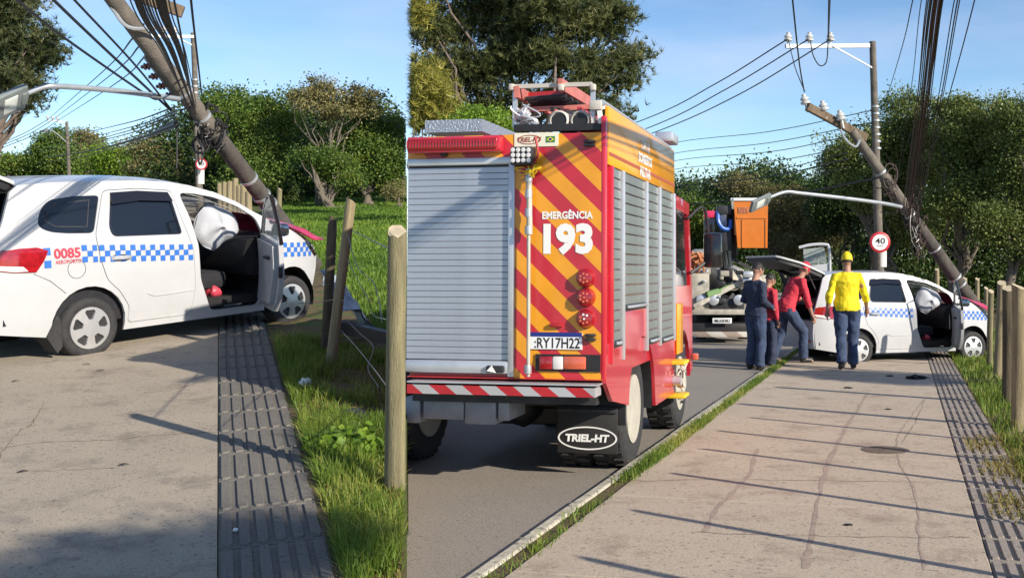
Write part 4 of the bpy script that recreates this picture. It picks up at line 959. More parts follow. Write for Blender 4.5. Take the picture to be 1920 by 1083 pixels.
def make_taxi(M, label, door_deg):
    t = thing('crashed_taxi', label, 'taxi', M, 'views of the crashed white taxi')
    b = MB(); shell(b, body_o, [qwin, rdoor, fopen], RS, .03, .07); side = b.build('body_side', 'white_paint', t, ang=50)
    b = MB(); shell(b, body_o, [qwin, rglass, grow(fopen_s, -.06)[:6]+[(1.98, 1.15), (1.24, 1.13)]], LS, .03, .09); b.build('body_side', 'white_paint', t, ang=50)
    for fn, nm in ((RS, 'rear_quarter_window'), (LS, 'rear_quarter_window')):
        b = MB(); shell(b, qwin, [], lambda a, c, d: fn(a, c, d+.008), .006, .08); b.build(nm, 'tinted_glass', t)
    b = MB(); shell(b, [(-.40, 1.33), (-.35, 1.43), (-.28, 1.49), (.08, 1.52), (.02, 1.25), (-.3, 1.265)], [[(-.39, 1.33), (-.34, 1.425), (-.275, 1.48), (.07, 1.51), (.012, 1.26), (-.295, 1.275)]], lambda a, c, d: RS(a, c, d+.005), .002, .2); b.build('window_seal', 'dark_metal', t)
    b = MB(); shell(b, rglass, [], lambda a, c, d: LS(a, c, d+.008), .006, .08); b.build('window', 'tinted_glass', t)
    # rear right door
    b = MB(); shell(b, grow(rdoor, -.006), [rglass], lambda a, c, d: RS(a, c, d-.003), .028, .07); rd = b.build('rear_door', 'white_paint', t, ang=50)
    b = MB(); shell(b, rdoor, [], lambda a, c, d: RS(a, c, d+.04), .004, .2); b.build('door_seal', 'black_plastic', rd)
    b = MB(); shell(b, rglass, [], lambda a, c, d: RS(a, c, d+.006), .006, .08); b.build('window', 'tinted_glass', rd)
    b = MB(); shell(b, grow(rglass, .012), [grow(rglass, -.014)], lambda a, c, d: RS(a, c, d-.006), .012, .2); b.build('window_frame', 'gloss_black', rd)
    b = MB(); shell(b, [(.30, 1.585), (.6, 1.60), (.955, 1.58), (.985, 1.485), (.6, 1.50), (.285, 1.47)], [], lambda a, c, d: RS(a, c, d-.04+.3*(c-1.48)), .006, .06); b.build('rain_visor', 'gloss_black', rd)
    b = MB(); b.tube(spline([RS(.235, .93, .0), RS(.27, .935, -.03), RS(.37, .935, -.035), RS(.44, .93, 0)], 5), [(.016, .022)]*16, 8); b.build('door_handle', 'door_trim', rd)
    b = MB(); shell(b, [(.22, .945), (.27, .967), (.40, .965), (.46, .935), (.40, .905), (.27, .905)], [], lambda a, c, d: RS(a, c, d-.005), .003, .1); b.build('handle_cup', 'dark_metal', rd)
    b = MB(); b.tube([RS(.62, .545, -.004), RS(.70, .515, -.006), RS(.85, .515, -.006), RS(1.17, .53, -.004)], .006, 6); b.build('door_crease', 'white_paint', rd)
    # lettering and checks
    def zc(x): return (.995, .935, .885)[0]+((.935-.995)*x/1.18 if x < 1.2 else (.885-.995)*x/2.4)
    c0 = .056
    def checks(x0, x1, par, off):
        b = MB(); i = 0; x = x0
        while x < x1-c0*.4:
            for r in range(3):
                if (i+r) % 2 == 0:
                    z = zc(x+c0/2)+(r-1)*c0; e = min(x+c0, x1); b.add([RS(x, z-c0/2, off), RS(e, z-c0/2, off), RS(e, z+c0/2, off), RS(x, z+c0/2, off)], [(0, 1, 2, 3)])
            x += c0; i += 1
        return b.build('checker_band', 'blue_decal', par, smooth=False)
    checks(-.075, .085, side, -.004); checks(.105, 1.175, rd, -.0075); checks(2.29, 2.98, side, -.004)
    for z in (1.04, .92):
        b = MB(); b.add([RS(-.45, z-.035, -.004), RS(-.385, z-.035, -.004), RS(-.385, z+.035, -.004), RS(-.45, z+.035, -.004)], [(0, 1, 2, 3)])
        b.build('check_mark', 'blue_decal', side, smooth=False)
    text('fleet_number', '0085', 'red_decal', side, lambda a, c, d: RS(a, c, -d), (-.355, .965, -.09, 1.065), .03, .005)
    text('lettering', 'AEROPORTO', 'red_decal', side, lambda a, c, d: RS(a, c, -d), (-.345, .915, -.085, .952), .012, .005)
    b = MB(); shell(b, circle(-.135, .855, .092, 28), [circle(-.135, .855, .088, 28)], lambda a, c, d: RS(a, c, d-.003), .004, .3); b.build('fuel_flap_gap', 'dark_metal', side)
    b = MB(); b.tube([RS(-.55, .84, -.001), RS(-.40, .76, -.001), RS(-.25, .63, -.001)], .003, 5); b.build('panel_gap', 'dark_metal', side)
    # roof, windscreen
    b = MB()
    def rf(u, v):
        x = -.62+u*(1.26+.62); z = roof_z(x); y0 = yin(x, z)+.004; s = 2*v-1; return (x, y0+v*(W-2*y0), z-.004+.055*(1-abs(s)**2.6))
    b.grid(20, 15, rf); b.grid(20, 15, lambda u, v: Vector(rf(u, v))-Vector((0, 0, .03))); b.build('roof', 'white_paint', t, ang=70)
    def wsf(u, v, o=0):
        x = 1.26+u*(2.28-1.26); z = roof_z(x); y0 = yin(x, z)+.02; s = 2*v-1; k = 1-abs(s)**2.2; return (x+.16*k*u+.05*k, y0+v*(W-2*y0), z+.05*k*(1-u)-.01-o)
    MB().grid(10, 15, wsf).build('windscreen', 'shattered_glass', t)
    rn = random.Random(4); b = MB()
    for k in range(14):
        a = rn.uniform(0, 6.28); u0, v0 = .62, .45; pts = []
        for j in range(7):
            u_, v_ = u0+math.cos(a)*j*.06+rn.uniform(-.015, .015), v0+math.sin(a)*j*.09+rn.uniform(-.02, .02)
            if 0 < u_ < 1 and 0 < v_ < 1: pts.append(Vector(wsf(u_, v_))+Vector((0, 0, .004)))
        if len(pts) > 2: b.tube(pts, .0022, 4)
    b.build('glass_crack', 'litter_white', t)
    # hood, buckled by the pole
    def pl_(pts, x):
        for (x0, z0), (x1, z1) in zip(pts, pts[1:]):
            if x <= x1: return z0+(z1-z0)*max(0, (x-x0)/(x1-x0))
        return pts[-1][1]
    lo = [(2.22, 1.235), (2.46, 1.175), (2.7, 1.06), (2.85, .985), (3.04, .985)]; hi_ = [(2.22, 1.27), (2.58, 1.20), (2.88, 1.10), (3.04, 1.02)]
    def hd(u, v):
        x = 2.24+u*.80; e0, e1 = pl_(lo, x), pl_(hi_, x); k = min(1, v/.10); s = 2*v-1
        dent = -.14*math.exp(-((v-.55)/.2)**2)*u+.04*math.sin(u*9+v*7)*u*(1-u)*2*min(1, v*4)
        return (x-.30*u*math.exp(-((v-.55)/.25)**2), .0+v*(W-.1)+.02*math.sin(u*6), e0+(e1-e0)*k+.05*(1-s*s)*min(1, v*3)+dent+.02*math.sin(v*16+u*4)*u*min(1, v*4))
    b = MB(); b.grid(16, 42, hd); b.grid(16, 42, lambda u, v: Vector(hd(u, v))-Vector((0, 0, .012))); b.build('hood', 'hood_red', t, ang=70)
    MB().box((2.55, W/2, .62), (.6, W-.5, .72), bev=.05).build('engine_bay', 'black_plastic', t)
    for fn in (RS, LS):
        b = MB(); shell(b, [(2.82, .97), (2.95, .88), (3.04, .79), (3.0, .76), (2.9, .84), (2.78, .95)], [], lambda a, c, d: fn(a, c, d-.006), .05, .04); b.build('headlamp', 'tinted_glass', t)
    b = MB(); b.grid(8, 14, lambda u, v: (2.93+.06*math.sin(v*9)*u-.18*math.exp(-((v-.55)/.2)**2), .14+v*(W-.28), .32+u*.5)); b.build('crushed_front', 'black_plastic', t)
    # rear end
    def rb(u, v):
        s = 2*v-1; k = 1-abs(s)**3; z = .30+u*.52; return (-.895-.07*k-.025*math.sin(u*3), .10+v*(W-.2), z)
    b = MB(); b.grid(8, 16, rb); b.grid(8, 16, lambda u, v: Vector(rb(u, v))+Vector((.04, 0, 0))); b.grid(2, 16, lambda u, v: (-.93+u*.25-.05*(1-abs(2*v-1)**3), .10+v*(W-.2), .82)); b.build('rear_bumper', 'white_paint', t, ang=60)
    MB().box((-.945, .24, .44), (.03, .16, .045), bev=.01).build('reflector', 'red_lamp', t)
    for fn in (RS, LS):
        b = MB(); shell(b, [(-.88, .985), (-.86, 1.055), (-.67, 1.082), (-.51, 1.085), (-.41, 1.05), (-.46, .95), (-.53, .855), (-.72, .862), (-.9, .895)], [], lambda a, c, d: fn(a, c, d-.014), .05, .05); tl = b.build('tail_lamp', 'red_lamp', t)
        b = MB(); shell(b, [(-.885, .935), (-.64, .912), (-.60, .868), (-.72, .868), (-.893, .90)], [], lambda a, c, d: fn(a, c, d-.017), .004, .06); b.build('reversing_lens', 'clear_lamp', tl)
    for y0 in (.12, W-.12-.13):
        b = MB(); b.prism([(-.64, 1.66), (-.72, 1.35), (-.84, 1.02), (-.90, .82), (-.84, .82), (-.76, 1.02), (-.64, 1.35), (-.56, 1.66)], lambda a, c: (a, y0+.6*max(0, c-1.02)*.35*(1 if y0 < 1 else -1), c), lambda a, c: (a, y0+.13, c)); b.build('rear_pillar', 'black_plastic', t)
    # raised tailgate
    def tg(a, c, d):
        L = c; return (-.60-L*math.cos(R(21)), W/2+a, 1.705+L*math.sin(R(21))-.10*max(0, (L-.5))*1.2+d*-1)
    out = [(-.64, 0), (.64, 0), (.70, .5), (.74, .62), (.72, 1.02), (.66, 1.10), (-.66, 1.10), (-.72, 1.02), (-.74, .62), (-.70, .5)]
    b = MB(); shell(b, out, [[(-.56, .10), (.56, .10), (.60, .48), (-.60, .48)]], tg, .035, .1); tgo = b.build('tailgate', 'white_paint', t, ang=50)
    b = MB(); shell(b, [(-.56, .10), (.56, .10), (.60, .48), (-.60, .48)], [], lambda a, c, d: tg(a, c, d+.008), .006, .2); b.build('rear_window', 'tinted_glass', tgo)
    b = MB(); shell(b, grow(out, -.04), [[(-.56, .10), (.56, .10), (.60, .48), (-.60, .48)]], lambda a, c, d: tg(a, c, d+.037), .075, .12); b.build('tailgate_lining', 'black_plastic', tgo, ang=50)
    b = MB(); b.box((-1.52, W/2, 2.0), (.05, .5, .03), bev=.01); b.build('tailgate_handle', 'hood_red', tgo)
    for y in (.26, W-.26):
        MB().tube([(-.70, y, 1.25), (-.98, y, 1.80)], .014, 8).build('gas_strut', 'dark_metal', tgo)
    # cabin
    MB().box((.98, W/2, .36), (3.3, W-.16, .10)).build('floor_pan', 'black_plastic', t)
    MB().box((-.46, W/2, .72), (.85, W-.34, .08)).build('boot_floor', 'dark_cloth', t)
    for x0, x1, y in ((-.8, 1.1, .10), (-.8, 2.1, W-.10)):
        MB().box(((x0+x1)/2, y, .72), (x1-x0, .03, .7)).build('inner_lining', 'dark_cloth', t)
    MB().box((.1, W/2, .95), (.16, W-.36, .75), Matrix.Rotation(R(-12), 3, 'Y'), .05).build('rear_seat_back', 'dark_cloth', t)
    MB().box((.42, W/2, .58), (.52, W-.36, .2), bev=.05).build('rear_seat_cushion', 'dark_cloth', t)
    for y in (.47, W-.47):
        MB().box((1.55, y, .58), (.5, .48, .2), bev=.06).build('seat_cushion', 'dark_cloth', t)
        sb = MB().box((1.27, y, .95), (.16, .46, .68), Matrix.Rotation(R(-14), 3, 'Y'), .06).build('seat_back', 'dark_cloth', t)
        MB().box((1.17, y, 1.40), (.10, .26, .17), Matrix.Rotation(R(-14), 3, 'Y'), .04).build('headrest', 'dark_cloth', sb)
    b = MB(); b.prism([(1.98, .62), (1.92, .85), (1.98, 1.02), (2.26, 1.10), (2.34, .6)], lambda a, c: (a, .12, c), lambda a, c: (a, W-.12, c)); b.build('dashboard', 'black_plastic', t)
    b = MB(); cst = Vector((1.80, W-.47, 1.0)); rot = Matrix.Rotation(R(65), 3, 'Y')
    b.tube([cst+rot @ Vector((.18*math.cos(i*math.pi/10), .18*math.sin(i*math.pi/10), 0)) for i in range(21)], .016, 6, cap=False); b.build('steering_wheel', 'black_plastic', t)
    b = MB(); bag = spline([(1.70, .90, 0), (1.55, .97, 0), (1.445, 1.12, 0), (1.50, 1.33, 0), (1.62, 1.43, 0), (1.80, 1.39, 0), (1.98, 1.29, 0), (2.03, 1.13, 0), (1.90, 1.02, 0), (1.78, .97, 0), (1.70, .90, 0)], 4)[:-1]
    nb = len(bag); ctr = Vector((1.74, 1.17, 0)); nr = 9
    for sg_ in (-1, 1):
        vs_b = []
        for k in range(nr+1):
            for j2 in range(nb):
                f_ = k/nr; p_ = ctr.lerp(bag[j2], f_); an_ = j2/nb*6.283
                vs_b.append((p_.x, .34+sg_*(.12*math.sqrt(max(0, 1-f_*f_))*(1-.25*math.sin(an_*2+1))+.014*math.sin(an_*5+f_*3)*f_+.006*math.sin(p_.x*22+p_.y*13)), p_.y))
        b.add(vs_b, [(k*nb+j2, k*nb+(j2+1) % nb, (k+1)*nb+(j2+1) % nb, (k+1)*nb+j2) for k in range(nr) for j2 in range(nb)])
    ab = b.build('airbag', 'airbag', t, ang=80)
    MB().blob((1.62, .9, 1.19), (.09, .08, .07), 3, .25, 2).build('red_ornament', 'red_decal', t)
    MB().blob((1.62, .25, .44), (.07, .08, .07), 6, .3, 2).build('red_bag', 'red_decal', t)
    b = MB(); shell(b, [(1.26, .62), (1.36, .38), (1.42, .285), (1.18, .285), (1.20, .62)], [], lambda a, c, d: RS(a, c, d+.035), .05, .1); b.build('door_jamb', 'door_trim', t)
    MB().box((1.72, .16, .245), (.80, .18, .06), bev=.015).build('door_sill', 'white_paint', t)
    # front door, standing open
    D = .97
    def dr(a, c, d): return (-a, d, c)              # closed: inner face towards +y
    dout = [(.0, .28), (.75, .28), (.86, .42), (.93, .66), (.945, 1.02), (.0, 1.10)]
    b = MB(); shell(b, dout, [], lambda a, c, d: dr(a, c, d+yin(2.16-a, c)), .05, .12); dm = b.mesh('front_door', True, 50)
    fd = link('front_door', dm, 'white_paint', t); fd.location = (2.15, -.01, 0); fd.rotation_euler = (0, 0, R(door_deg))
    b = MB(); shell(b, [(.05, .36), (.72, .36), (.84, .66), (.86, 1.0), (.05, 1.04)], [], lambda a, c, d: dr(a, c, d+.05+yin(2.16-a, c)), .05, .15); b.build('door_lining', 'door_trim', fd, ang=50)
    b = MB(); b.tube([dr(.02, 1.08, .05), dr(.2, 1.24, .07), dr(.5, 1.42, .11), dr(.78, 1.54, .13), dr(.96, 1.55, .135), dr(.97, 1.25, .07), dr(.945, 1.02, .03)], [(.022, .016)]*7, 8); b.build('window_frame', 'gloss_black', fd)
    b = MB(); shell(b, [(.06, 1.08), (.2, 1.22), (.5, 1.39), (.78, 1.51), (.94, 1.52), (.95, 1.25), (.93, 1.04)], [], lambda a, c, d: dr(a, c, d+.03+yin(2.16-a, c)), .005, .2); b.build('window', 'glass', fd)
    MB().box(dr(.62, .86, .12), (.2, .05, .03), bev=.01).build('arm_rest', 'black_plastic', fd)
    MB().box(dr(.95, .72, .045), (.012, .045, .12), bev=.003).build('door_latch', 'dark_metal', fd)
    mr = MB().box((-.10, -.13, 1.13), (.11, .2, .15), Matrix.Rotation(R(10), 3, 'Z'), .045).build('mirror', 'gloss_black', fd)
    MB().box((-.158, -.14, 1.13), (.006, .15, .105), Matrix.Rotation(R(10), 3, 'Z'), .002).build('mirror_glass', 'mirror_glass', mr)
    MB().box((-.08, -.01, 1.10), (.06, .10, .05), bev=.01).build('mirror_arm', 'gloss_black', mr)
    # wheels and arches
    for x in (0, 2.53):
        for right in (True, False):
            y = .02 if right else W-.02
            wheel(t, (x, y, .265), right)
            b = MB(); s_ = 1 if right else -1
            arch = [(x+.375*math.cos(R(a)), .29+.375*math.sin(R(a))) for a in range(200, -21, -12)]
            b.add([(a, y+s_*.03, c) for a, c in arch]+[(a, y+s_*.42, c) for a, c in arch]+[(x, y+s_*.42, .25)], [(i, i+1, len(arch)+i+1, len(arch)+i) for i in range(len(arch)-1)]+[(len(arch)+i, len(arch)+i+1, 2*len(arch)) for i in range(len(arch)-1)])
            b.build('wheel_arch', 'black_plastic', t)
    b = MB(); b.prism([(-.43, .22), (-.34, .42), (-.30, .40), (-.28, .12), (-.33, .06)], lambda a, c: (a, .02, c), lambda a, c: (a, .22, c)); b.build('mud_flap', 'rubber', t)
    return t
g0, g1 = GL(172, 665), GL(550, 602)
taxiM = frame(g0, g1-g0, NL) @ Matrix.Rotation(R(.6), 4, 'Y')
make_taxi(taxiM, 'crashed white taxi with blue checks at left, front door open against fence posts', 60)
g0 = GR(1612, 683); g1 = Vector(((1825-CX)/F*19.25, 19.25, zR(19.25)))
taxiM2 = frame(g0, g1-g0, NR) @ Matrix.Diagonal((.93, .93, .93, 1))
make_taxi(taxiM2, 'smaller seen crashed white taxi at right with raised tailgate, people behind it', 62)
# torn off front pieces by the near taxi
o = GL(665, 640); t = thing('torn_bumper', 'crumpled grey plastic bumper piece hanging beside the slim post', 'bumper', Matrix.Translation(o)); q = at0(o)
b = MB(); pts = [P(628, 535, 11.6), P(640, 565, 11.4), P(655, 590, 11.2), P(672, 605, 11.0)]
def bmp(u, v):
    i = min(2, int(u*3)); f = u*3-i; p = pts[i].lerp(pts[i+1], f); s = (v-.5)
    return q(p+Vector((.30*s*1.0+.03*math.sin(u*17+v*9), .22*s+.04*math.sin(v*13+u*8), .18*(1-4*s*s)*.6-.30*s+.03*math.sin(u*23+v*5))))
b.grid(18, 12, bmp); b.grid(18, 12, lambda u, v: Vector(bmp(u, v))+Vector((.01, .012, .01))); b.build('bumper_skin', 'crumpled_plastic', t, ang=80)
b = MB(); b.bar(q(P(640, 612, 10.9)), q(P(760, 640, 10.2)), .10, .12); b.build('bumper_beam', 'black_plastic', t)
def litter(name, label, g, size, m, Fm, seed, z=.02, cat='litter'):
    b = MB(); b.blob((0, 0, size[2]*.7), size, seed, .45, 3, 3.4); o = b.build(name, m, M=Matrix.Translation(g+Vector((0, 0, z))), ang=35); return tag(o, label, cat)
litter('litter', 'white crumpled litter in the grass beside the tactile strip', GL(573, 737), (.045, .04, .03), 'litter_white', FL, 1, .07)
litter('litter', 'white scrap in the shade by the torn bumper', GL(684, 640), (.09, .06, .04), 'litter_white', FL, 2, .05)
litter('litter', 'tiny white scrap on the near tactile strip', GL(442, 1001), (.012, .012, .008), 'litter_white', FL, 3, .018)
b = MB()
for k in range(5): b.tube(spline([Vector((-.10, k*.035, .02)), Vector((-.02, k*.035+.01, .07)), Vector((.07, k*.035+.02, .06)), Vector((.12, k*.035+.03, .01))], 5), [(.02, .008)]*16, 6)
b.grid(8, 8, lambda u, v: (-.10+.22*u, .15*v, .015+.045*math.sin(math.pi*u)))
tag(b.build('plastic_grille', 'litter_black', M=Matrix.Translation(GL(650, 800)+Vector((0, 0, .03)))), 'black ribbed plastic car part lying on the verge', 'car part')
for i, (x, y, l) in enumerate([(231, 876, 'dark curled leaf in the middle of the left pavement'), (42, 889, 'small dry leaf at the left edge of the pavement'), (29, 718, 'dry leaf near the tip of the post shadow'), (162, 686, 'tiny leaf on the concrete below the rear wheel'), (188, 698, 'small brown leaf right of the rear wheel')]):
    b = MB(); b.grid(6, 4, lambda u, v: (.07*(u-.5), (.03*math.sin(math.pi*u))*(v-.5), .002+.008*math.sin(u*3)+.006*abs(v-.5)))
    o = b.build('fallen_leaf', 'leaf_brown', M=FL @ Matrix.Translation(FLi @ GL(x, y)+Vector((0, 0, .012))) @ Matrix.Rotation(random.uniform(-1, 1), 4, 'Z')); tag(o, l, 'leaf', 'fallen leaves on the left pavement')
for i, (x, y, w, l) in enumerate([(1718, 716, .13, 'black plastic scrap lying on the shaded right pavement'), (1668, 711, .05, 'tiny dark scrap left of the black plastic scrap'), (1590, 734, .05, 'small dark bit near the yellow shirted man'), (1665, 775, .03, 'dark pebble on the sunlit pink pavement'), (1590, 998, .025, 'small stub on the near pink pavement')]):
    litter('debris', l, GR(x, y), (w, w*.5, w*.25), 'litter_black', FR, 20+i, .045)
# leafy weed on the left verge
wp = GL(655, 852); t = thing('weed', 'bushy broad leaved weed by the nearest post', 'plant', Matrix.Translation(wp)); np.random.seed(9)
C = np.random.normal(size=(420, 3))*np.array([.10, .10, .055]); C[:, 2] = np.abs(C[:, 2])+.03
V, T = leaf_cloud(C, len(C), .055, 1.4, 1.2); link('foliage', np_mesh('foliage', V, T, np.repeat(np.clip(np.random.normal(.4, .2, len(C)), 0, 1), 4)), 'leaf_bright', t)
b = MB()
for k in range(9): b.tube([(0, 0, 0), (random.uniform(-.1, .1), random.uniform(-.1, .1), .10)], .003, 5)
b.build('stem', 'leaf_olive', t)

# ------------------------------------------------------------------ fire truck
stripe_mat('chevron', (.52, .022, .04), (.80, .34, .012), .205, R(44))
stripe_mat('chevron_rail', (.45, .02, .03), (.42, .43, .45), .155, R(38))
o0 = GR(1130, 937); fw = Vector(((1600-CX)/F, 1, -(HORR-CY)/F))
TM = frame(o0, fw.cross(NR), NR)                   # x right, y forward, z up; origin under the rear right corner
truck = thing('fire_truck', 'red and yellow fire truck with chevrons and a grey roller shutter at its rear', 'fire truck', TM)
def rx(px, py, y=0.): p = on(TM, px, py, 1, y); return p.x, p.z          # on the rear wall
def sx(px, py, x=0.): p = on(TM, px, py, 0, x); return p.y, p.z          # on the right wall
XL = rx(763, 500)[0]-.002                          # left wall: where the photograph's truck body leaves the view
ZB, ZT = rx(1130, 713)[1], rx(1130, 248)[1]; LB = 2.95; LC = LB+1.30
def rbox(name, m, x0, y0, x1, y1, d0, d1, par=truck, bev=0., **k):
    """box on the rear wall from pixel corners, from depth d0 (behind the wall) to -d1 (proud of it)"""
    a, c = list(rx(x0, y0)), rx(x1, y1); b = MB()
    if x0 == 760: a[0] = on(TM, 763, y0, 1, -d1).x
    b.box(((a[0]+c[0])/2, (d0-d1)/2, (a[1]+c[1])/2), (abs(c[0]-a[0]), d0+d1, abs(c[1]-a[1])), bev=bev)
    return b.build(name, m, par, smooth=bev > 0)
RF = lambda a, c, d: (a, -d, c)
xs_, _ = rx(965, 500); xr_ = 0.0
sh_t, sh_b = rx(860, 306)[1], rx(860, 700)[1]; sh_r = rx(955, 500)[0]
# superstructure shell
b = MB(); b.box(((XL+xr_)/2, LB/2+.03, (ZB+ZT)/2), (xr_-XL-.012, LB-.06, ZT-ZB)); body = b.build('body', 'fire_red', truck, smooth=False)
b = MB(); shell(b, [(xs_, ZB), (xr_, ZB), (xr_, ZT), (xs_, ZT)], [], lambda a, c, d: (a, d, c), .03, .3); pan = b.build('chevron_panel', 'chevron', truck, smooth=False)
b = MB(); b.box((XL+(xs_-XL)/2, .02, (sh_t+ZT)/2), (xs_-XL, .04, ZT-sh_t)); b.build('header_panel', 'chevron', truck, smooth=False)
# roller shutter slats, each one a part
ns = 31; ph_ = (sh_t-.03-(sh_b+.10))/ns
b = MB(); n_ = 7; prof = [(.003, ph_*.01), (.009, ph_*.07), (.0095, ph_*.5), (.009, ph_*.93), (.003, ph_*.99)]
b.add([(x, .018-p[0], p[1]) for x in (XL, sh_r) for p in prof], [(i, i+1, 5+i+1, 5+i) for i in range(4)]); slat = b.mesh('shutter_slat', True, 60)
for k in range(ns):
    o = link('shutter_slat', slat, 'shutter', truck); o.location = (0, 0, sh_b+.10+k*ph_)
b = MB(); b.box(((XL+sh_r)/2, .022, (sh_t+sh_b)/2), (sh_r-XL, .006, sh_t-sh_b)); b.build('shutter_backing', 'shutter_gap', truck, smooth=False)
b = MB(); b.box(((XL+sh_r)/2, .004, sh_b+.05), (sh_r-XL, .05, .09), bev=.012); b.build('shutter_bottom_bar', 'aluminium', truck)
rbox('lift_handle', 'dark_metal', 915, 684, 948, 698, 0, .05, bev=.01)
b = MB(); b.prism([rx(917, 694), rx(926, 684), rx(934, 697)], lambda a, c: (a, -.03, c), lambda a, c: (a, -.056, c)); b.build('handle_tag', 'print_white', truck)
rbox('shutter_frame', 'aluminium', 955, 306, 964, 706, .03, .02, bev=.006)
rbox('shutter_header', 'aluminium', 760, 299, 966, 308, .03, .022, bev=.006)
rbox('sill_strip', 'fire_red_dark', 760, 704, 1128, 713, .02, .02)
# warning light bar box over the shutter
rbox('light_bar_housing', 'fire_red', 760, 262, 946, 286, .0, .10, bev=.012)
lb = rbox('light_bar_lens', 'red_lamp', 760, 266, 940, 281, -.09, .112, bev=.004)
x = XL
x = on(TM, 763, 270, 1, -.118).x
while x < rx(938, 270)[0]:
    MB().box((x, -.114, rx(850, 273.5)[1]), (.006, .006, rx(850, 267)[1]-rx(850, 280)[1])).build('lens_rib', 'fire_red_dark', lb, smooth=False); x += .022
rbox('camera_dome', 'dark_metal', 828, 286, 840, 294, 0, .03, bev=.008)
# maker's plate
sg = rbox('makers_plate', 'cream_sign', 965, 250, 1047, 274, .0, .006)
b = MB(); cxy = rx(993, 262); shell(b, circle(*cxy, .088, 28, ry=.034), [circle(*cxy, .082, 28, ry=.029)], lambda a, c, d: (a, -.008-d, c), .001, .4); b.build('oval_outline', 'print_brown', sg)
a, c = rx(971, 267), rx(1016, 257); text('lettering', 'TRIEL-HT', 'print_brown', sg, RF, (a[0], a[1], c[0], c[1]), .02, .009, .2)
a, c = rx(1024, 267.5), rx(1041, 255.5); cx_, cz_ = (a[0]+c[0])/2, (a[1]+c[1])/2; fwid, fh = (c[0]-a[0])/2, (c[1]-a[1])/2
for nm, m_, pl, dd in (('flag_field', 'flag_green', [(-1, -1), (1, -1), (1, 1), (-1, 1)], .008), ('flag_diamond', 'flag_yellow', [(-.85, 0), (0, -.8), (.85, 0), (0, .8)], .009), ('flag_disc', 'flag_blue', circle(0, 0, .36, 14, ry=.45), .010)):
    b = MB(); b.add([(cx_+p*fwid, -dd, cz_+r*fh) for p, r in pl], [tuple(range(len(pl)))]); b.build(nm, m_, sg, smooth=False)
# scene light on its mast
sl = rbox('scene_light', 'dark_metal', 967, 279, 1008, 312, -.02, .13, bev=.012)
for i in range(4):
    for j in range(3):
        p = rx(973+i*9.6, 285+j*9.6); MB().lathe([(.014, 0), (.017, -.010), (.004, -.012)], 8, 'Y', Matrix.Translation((p[0], -.13, p[1]))).build('led_lens', 'clear_lamp', sl)
p0, p1 = rx(996, 704), rx(997, 318)
b = MB(); b.tube([(p0[0], -.07, p0[1]), (p1[0], -.07, p1[1])], .013, 10); ms = b.build('light_mast', 'wheel_white', truck)
b = MB(); b.tube([(p0[0]+.004, -.07, rx(996, 440)[1]), (p1[0], -.07, p1[1])], .021, 10); b.build('mast_sleeve', 'wheel_white', ms)
for py in (335, 365, 400, 432, 690):
    MB().lathe([(.026, -.03), (.028, 0), (.026, .03)], 10, 'Z', Matrix.Translation((p1[0], -.07, rx(996, py)[1]))).build('mast_collar', 'galvanised', ms)
b = MB(); knot(b, (p1[0], -.08, rx(996, 325)[1]), (.04, .02, .03), 8, 5, .008); b.build('mast_joint', 'yellow_paint', ms)
b = MB(); b.tube(spline([(p1[0]+.05, -.08, rx(1, 285)[1]), (p1[0]+.07, -.08, rx(1, 315)[1]), (p1[0]+.02, -.08, rx(1, 335)[1])], 6), .009, 6); b.build('mast_cable', 'fire_red_dark', ms)
# lettering
a, c = rx(1017, 411), rx(1112, 392); text('emergency_lettering', 'EMERGÊNCIA', 'print_white', truck, RF, (a[0], a[1], c[0], c[1]), .035, .004)
a, c = rx(1019, 478), rx(1112, 418); text('emergency_number', '193', 'print_white', truck, RF, (a[0], a[1], c[0], c[1]), .05, .004)
# round lights
for i, py in enumerate((521, 557, 597)):
    p = rx(1099, py); Mx = Matrix.Translation((p[0], 0, p[1]))
    rl = MB().lathe([(.066, .0), (.066, -.02), (.055, -.05), (.02, -.06)], 22, 'Y', Mx).build('round_lamp', 'red_lamp', truck)
    MB().lathe([(.07, .001), (.07, -.012), (.064, -.014)], 22, 'Y', Mx).build('bezel', 'fire_red_dark', rl)
    rn = random.Random(i)
    for k in range(7):
        aa = k*.9; MB().lathe([(.011, 0), (.008, -.010)], 7, 'Y', Matrix.Translation((p[0]+.03*math.cos(aa)*(k > 0), -.052, p[1]+.03*math.sin(aa)*(k > 0)))).build('bulb', 'clear_lamp' if i == 2 and k < 3 else 'amber_lamp', rl)
for py in (266, 273):
    rbox('hinge_stop', 'dark_metal', 1096, py-3, 1117, py+2, 0, .03, bev=.006)
rbox('marker_lamp', 'fire_red_dark', 1032, 605, 1057, 613, 0, .03, bev=.008)
pl = rbox('licence_plate', 'plate_white', 995, 623, 1092, 655, -.001, .012)
a, c = rx(995, 630), rx(1092, 623); b = MB(); b.box(((a[0]+c[0])/2, -.013, (a[1]+c[1])/2), (c[0]-a[0], .002, c[1]-a[1])); b.build('plate_header', 'plate_blue', pl, smooth=False)
a, c = rx(1003, 652), rx(1088, 633); text('plate_number', ':RY17H22', 'sign_black', pl, RF, (a[0], a[1], c[0], c[1]), .015, .0135)
for py in (628, 636): rbox('rubber_stop', 'rubber', 1098, py-3, 1118, py+3, 0, .04, bev=.008)
# tail lamp cluster
hs = rbox('lamp_recess', 'black_plastic', 1005, 663, 1126, 697, -.002, .012)
for x0, x1, m_ in ((1013, 1038, 'red_lamp'), (1038, 1058, 'clear_lamp'), (1058, 1100, 'amber_lamp')):
    rbox('tail_lamp', m_, x0, 667, x1, 692, -.012, .035, hs, bev=.012)
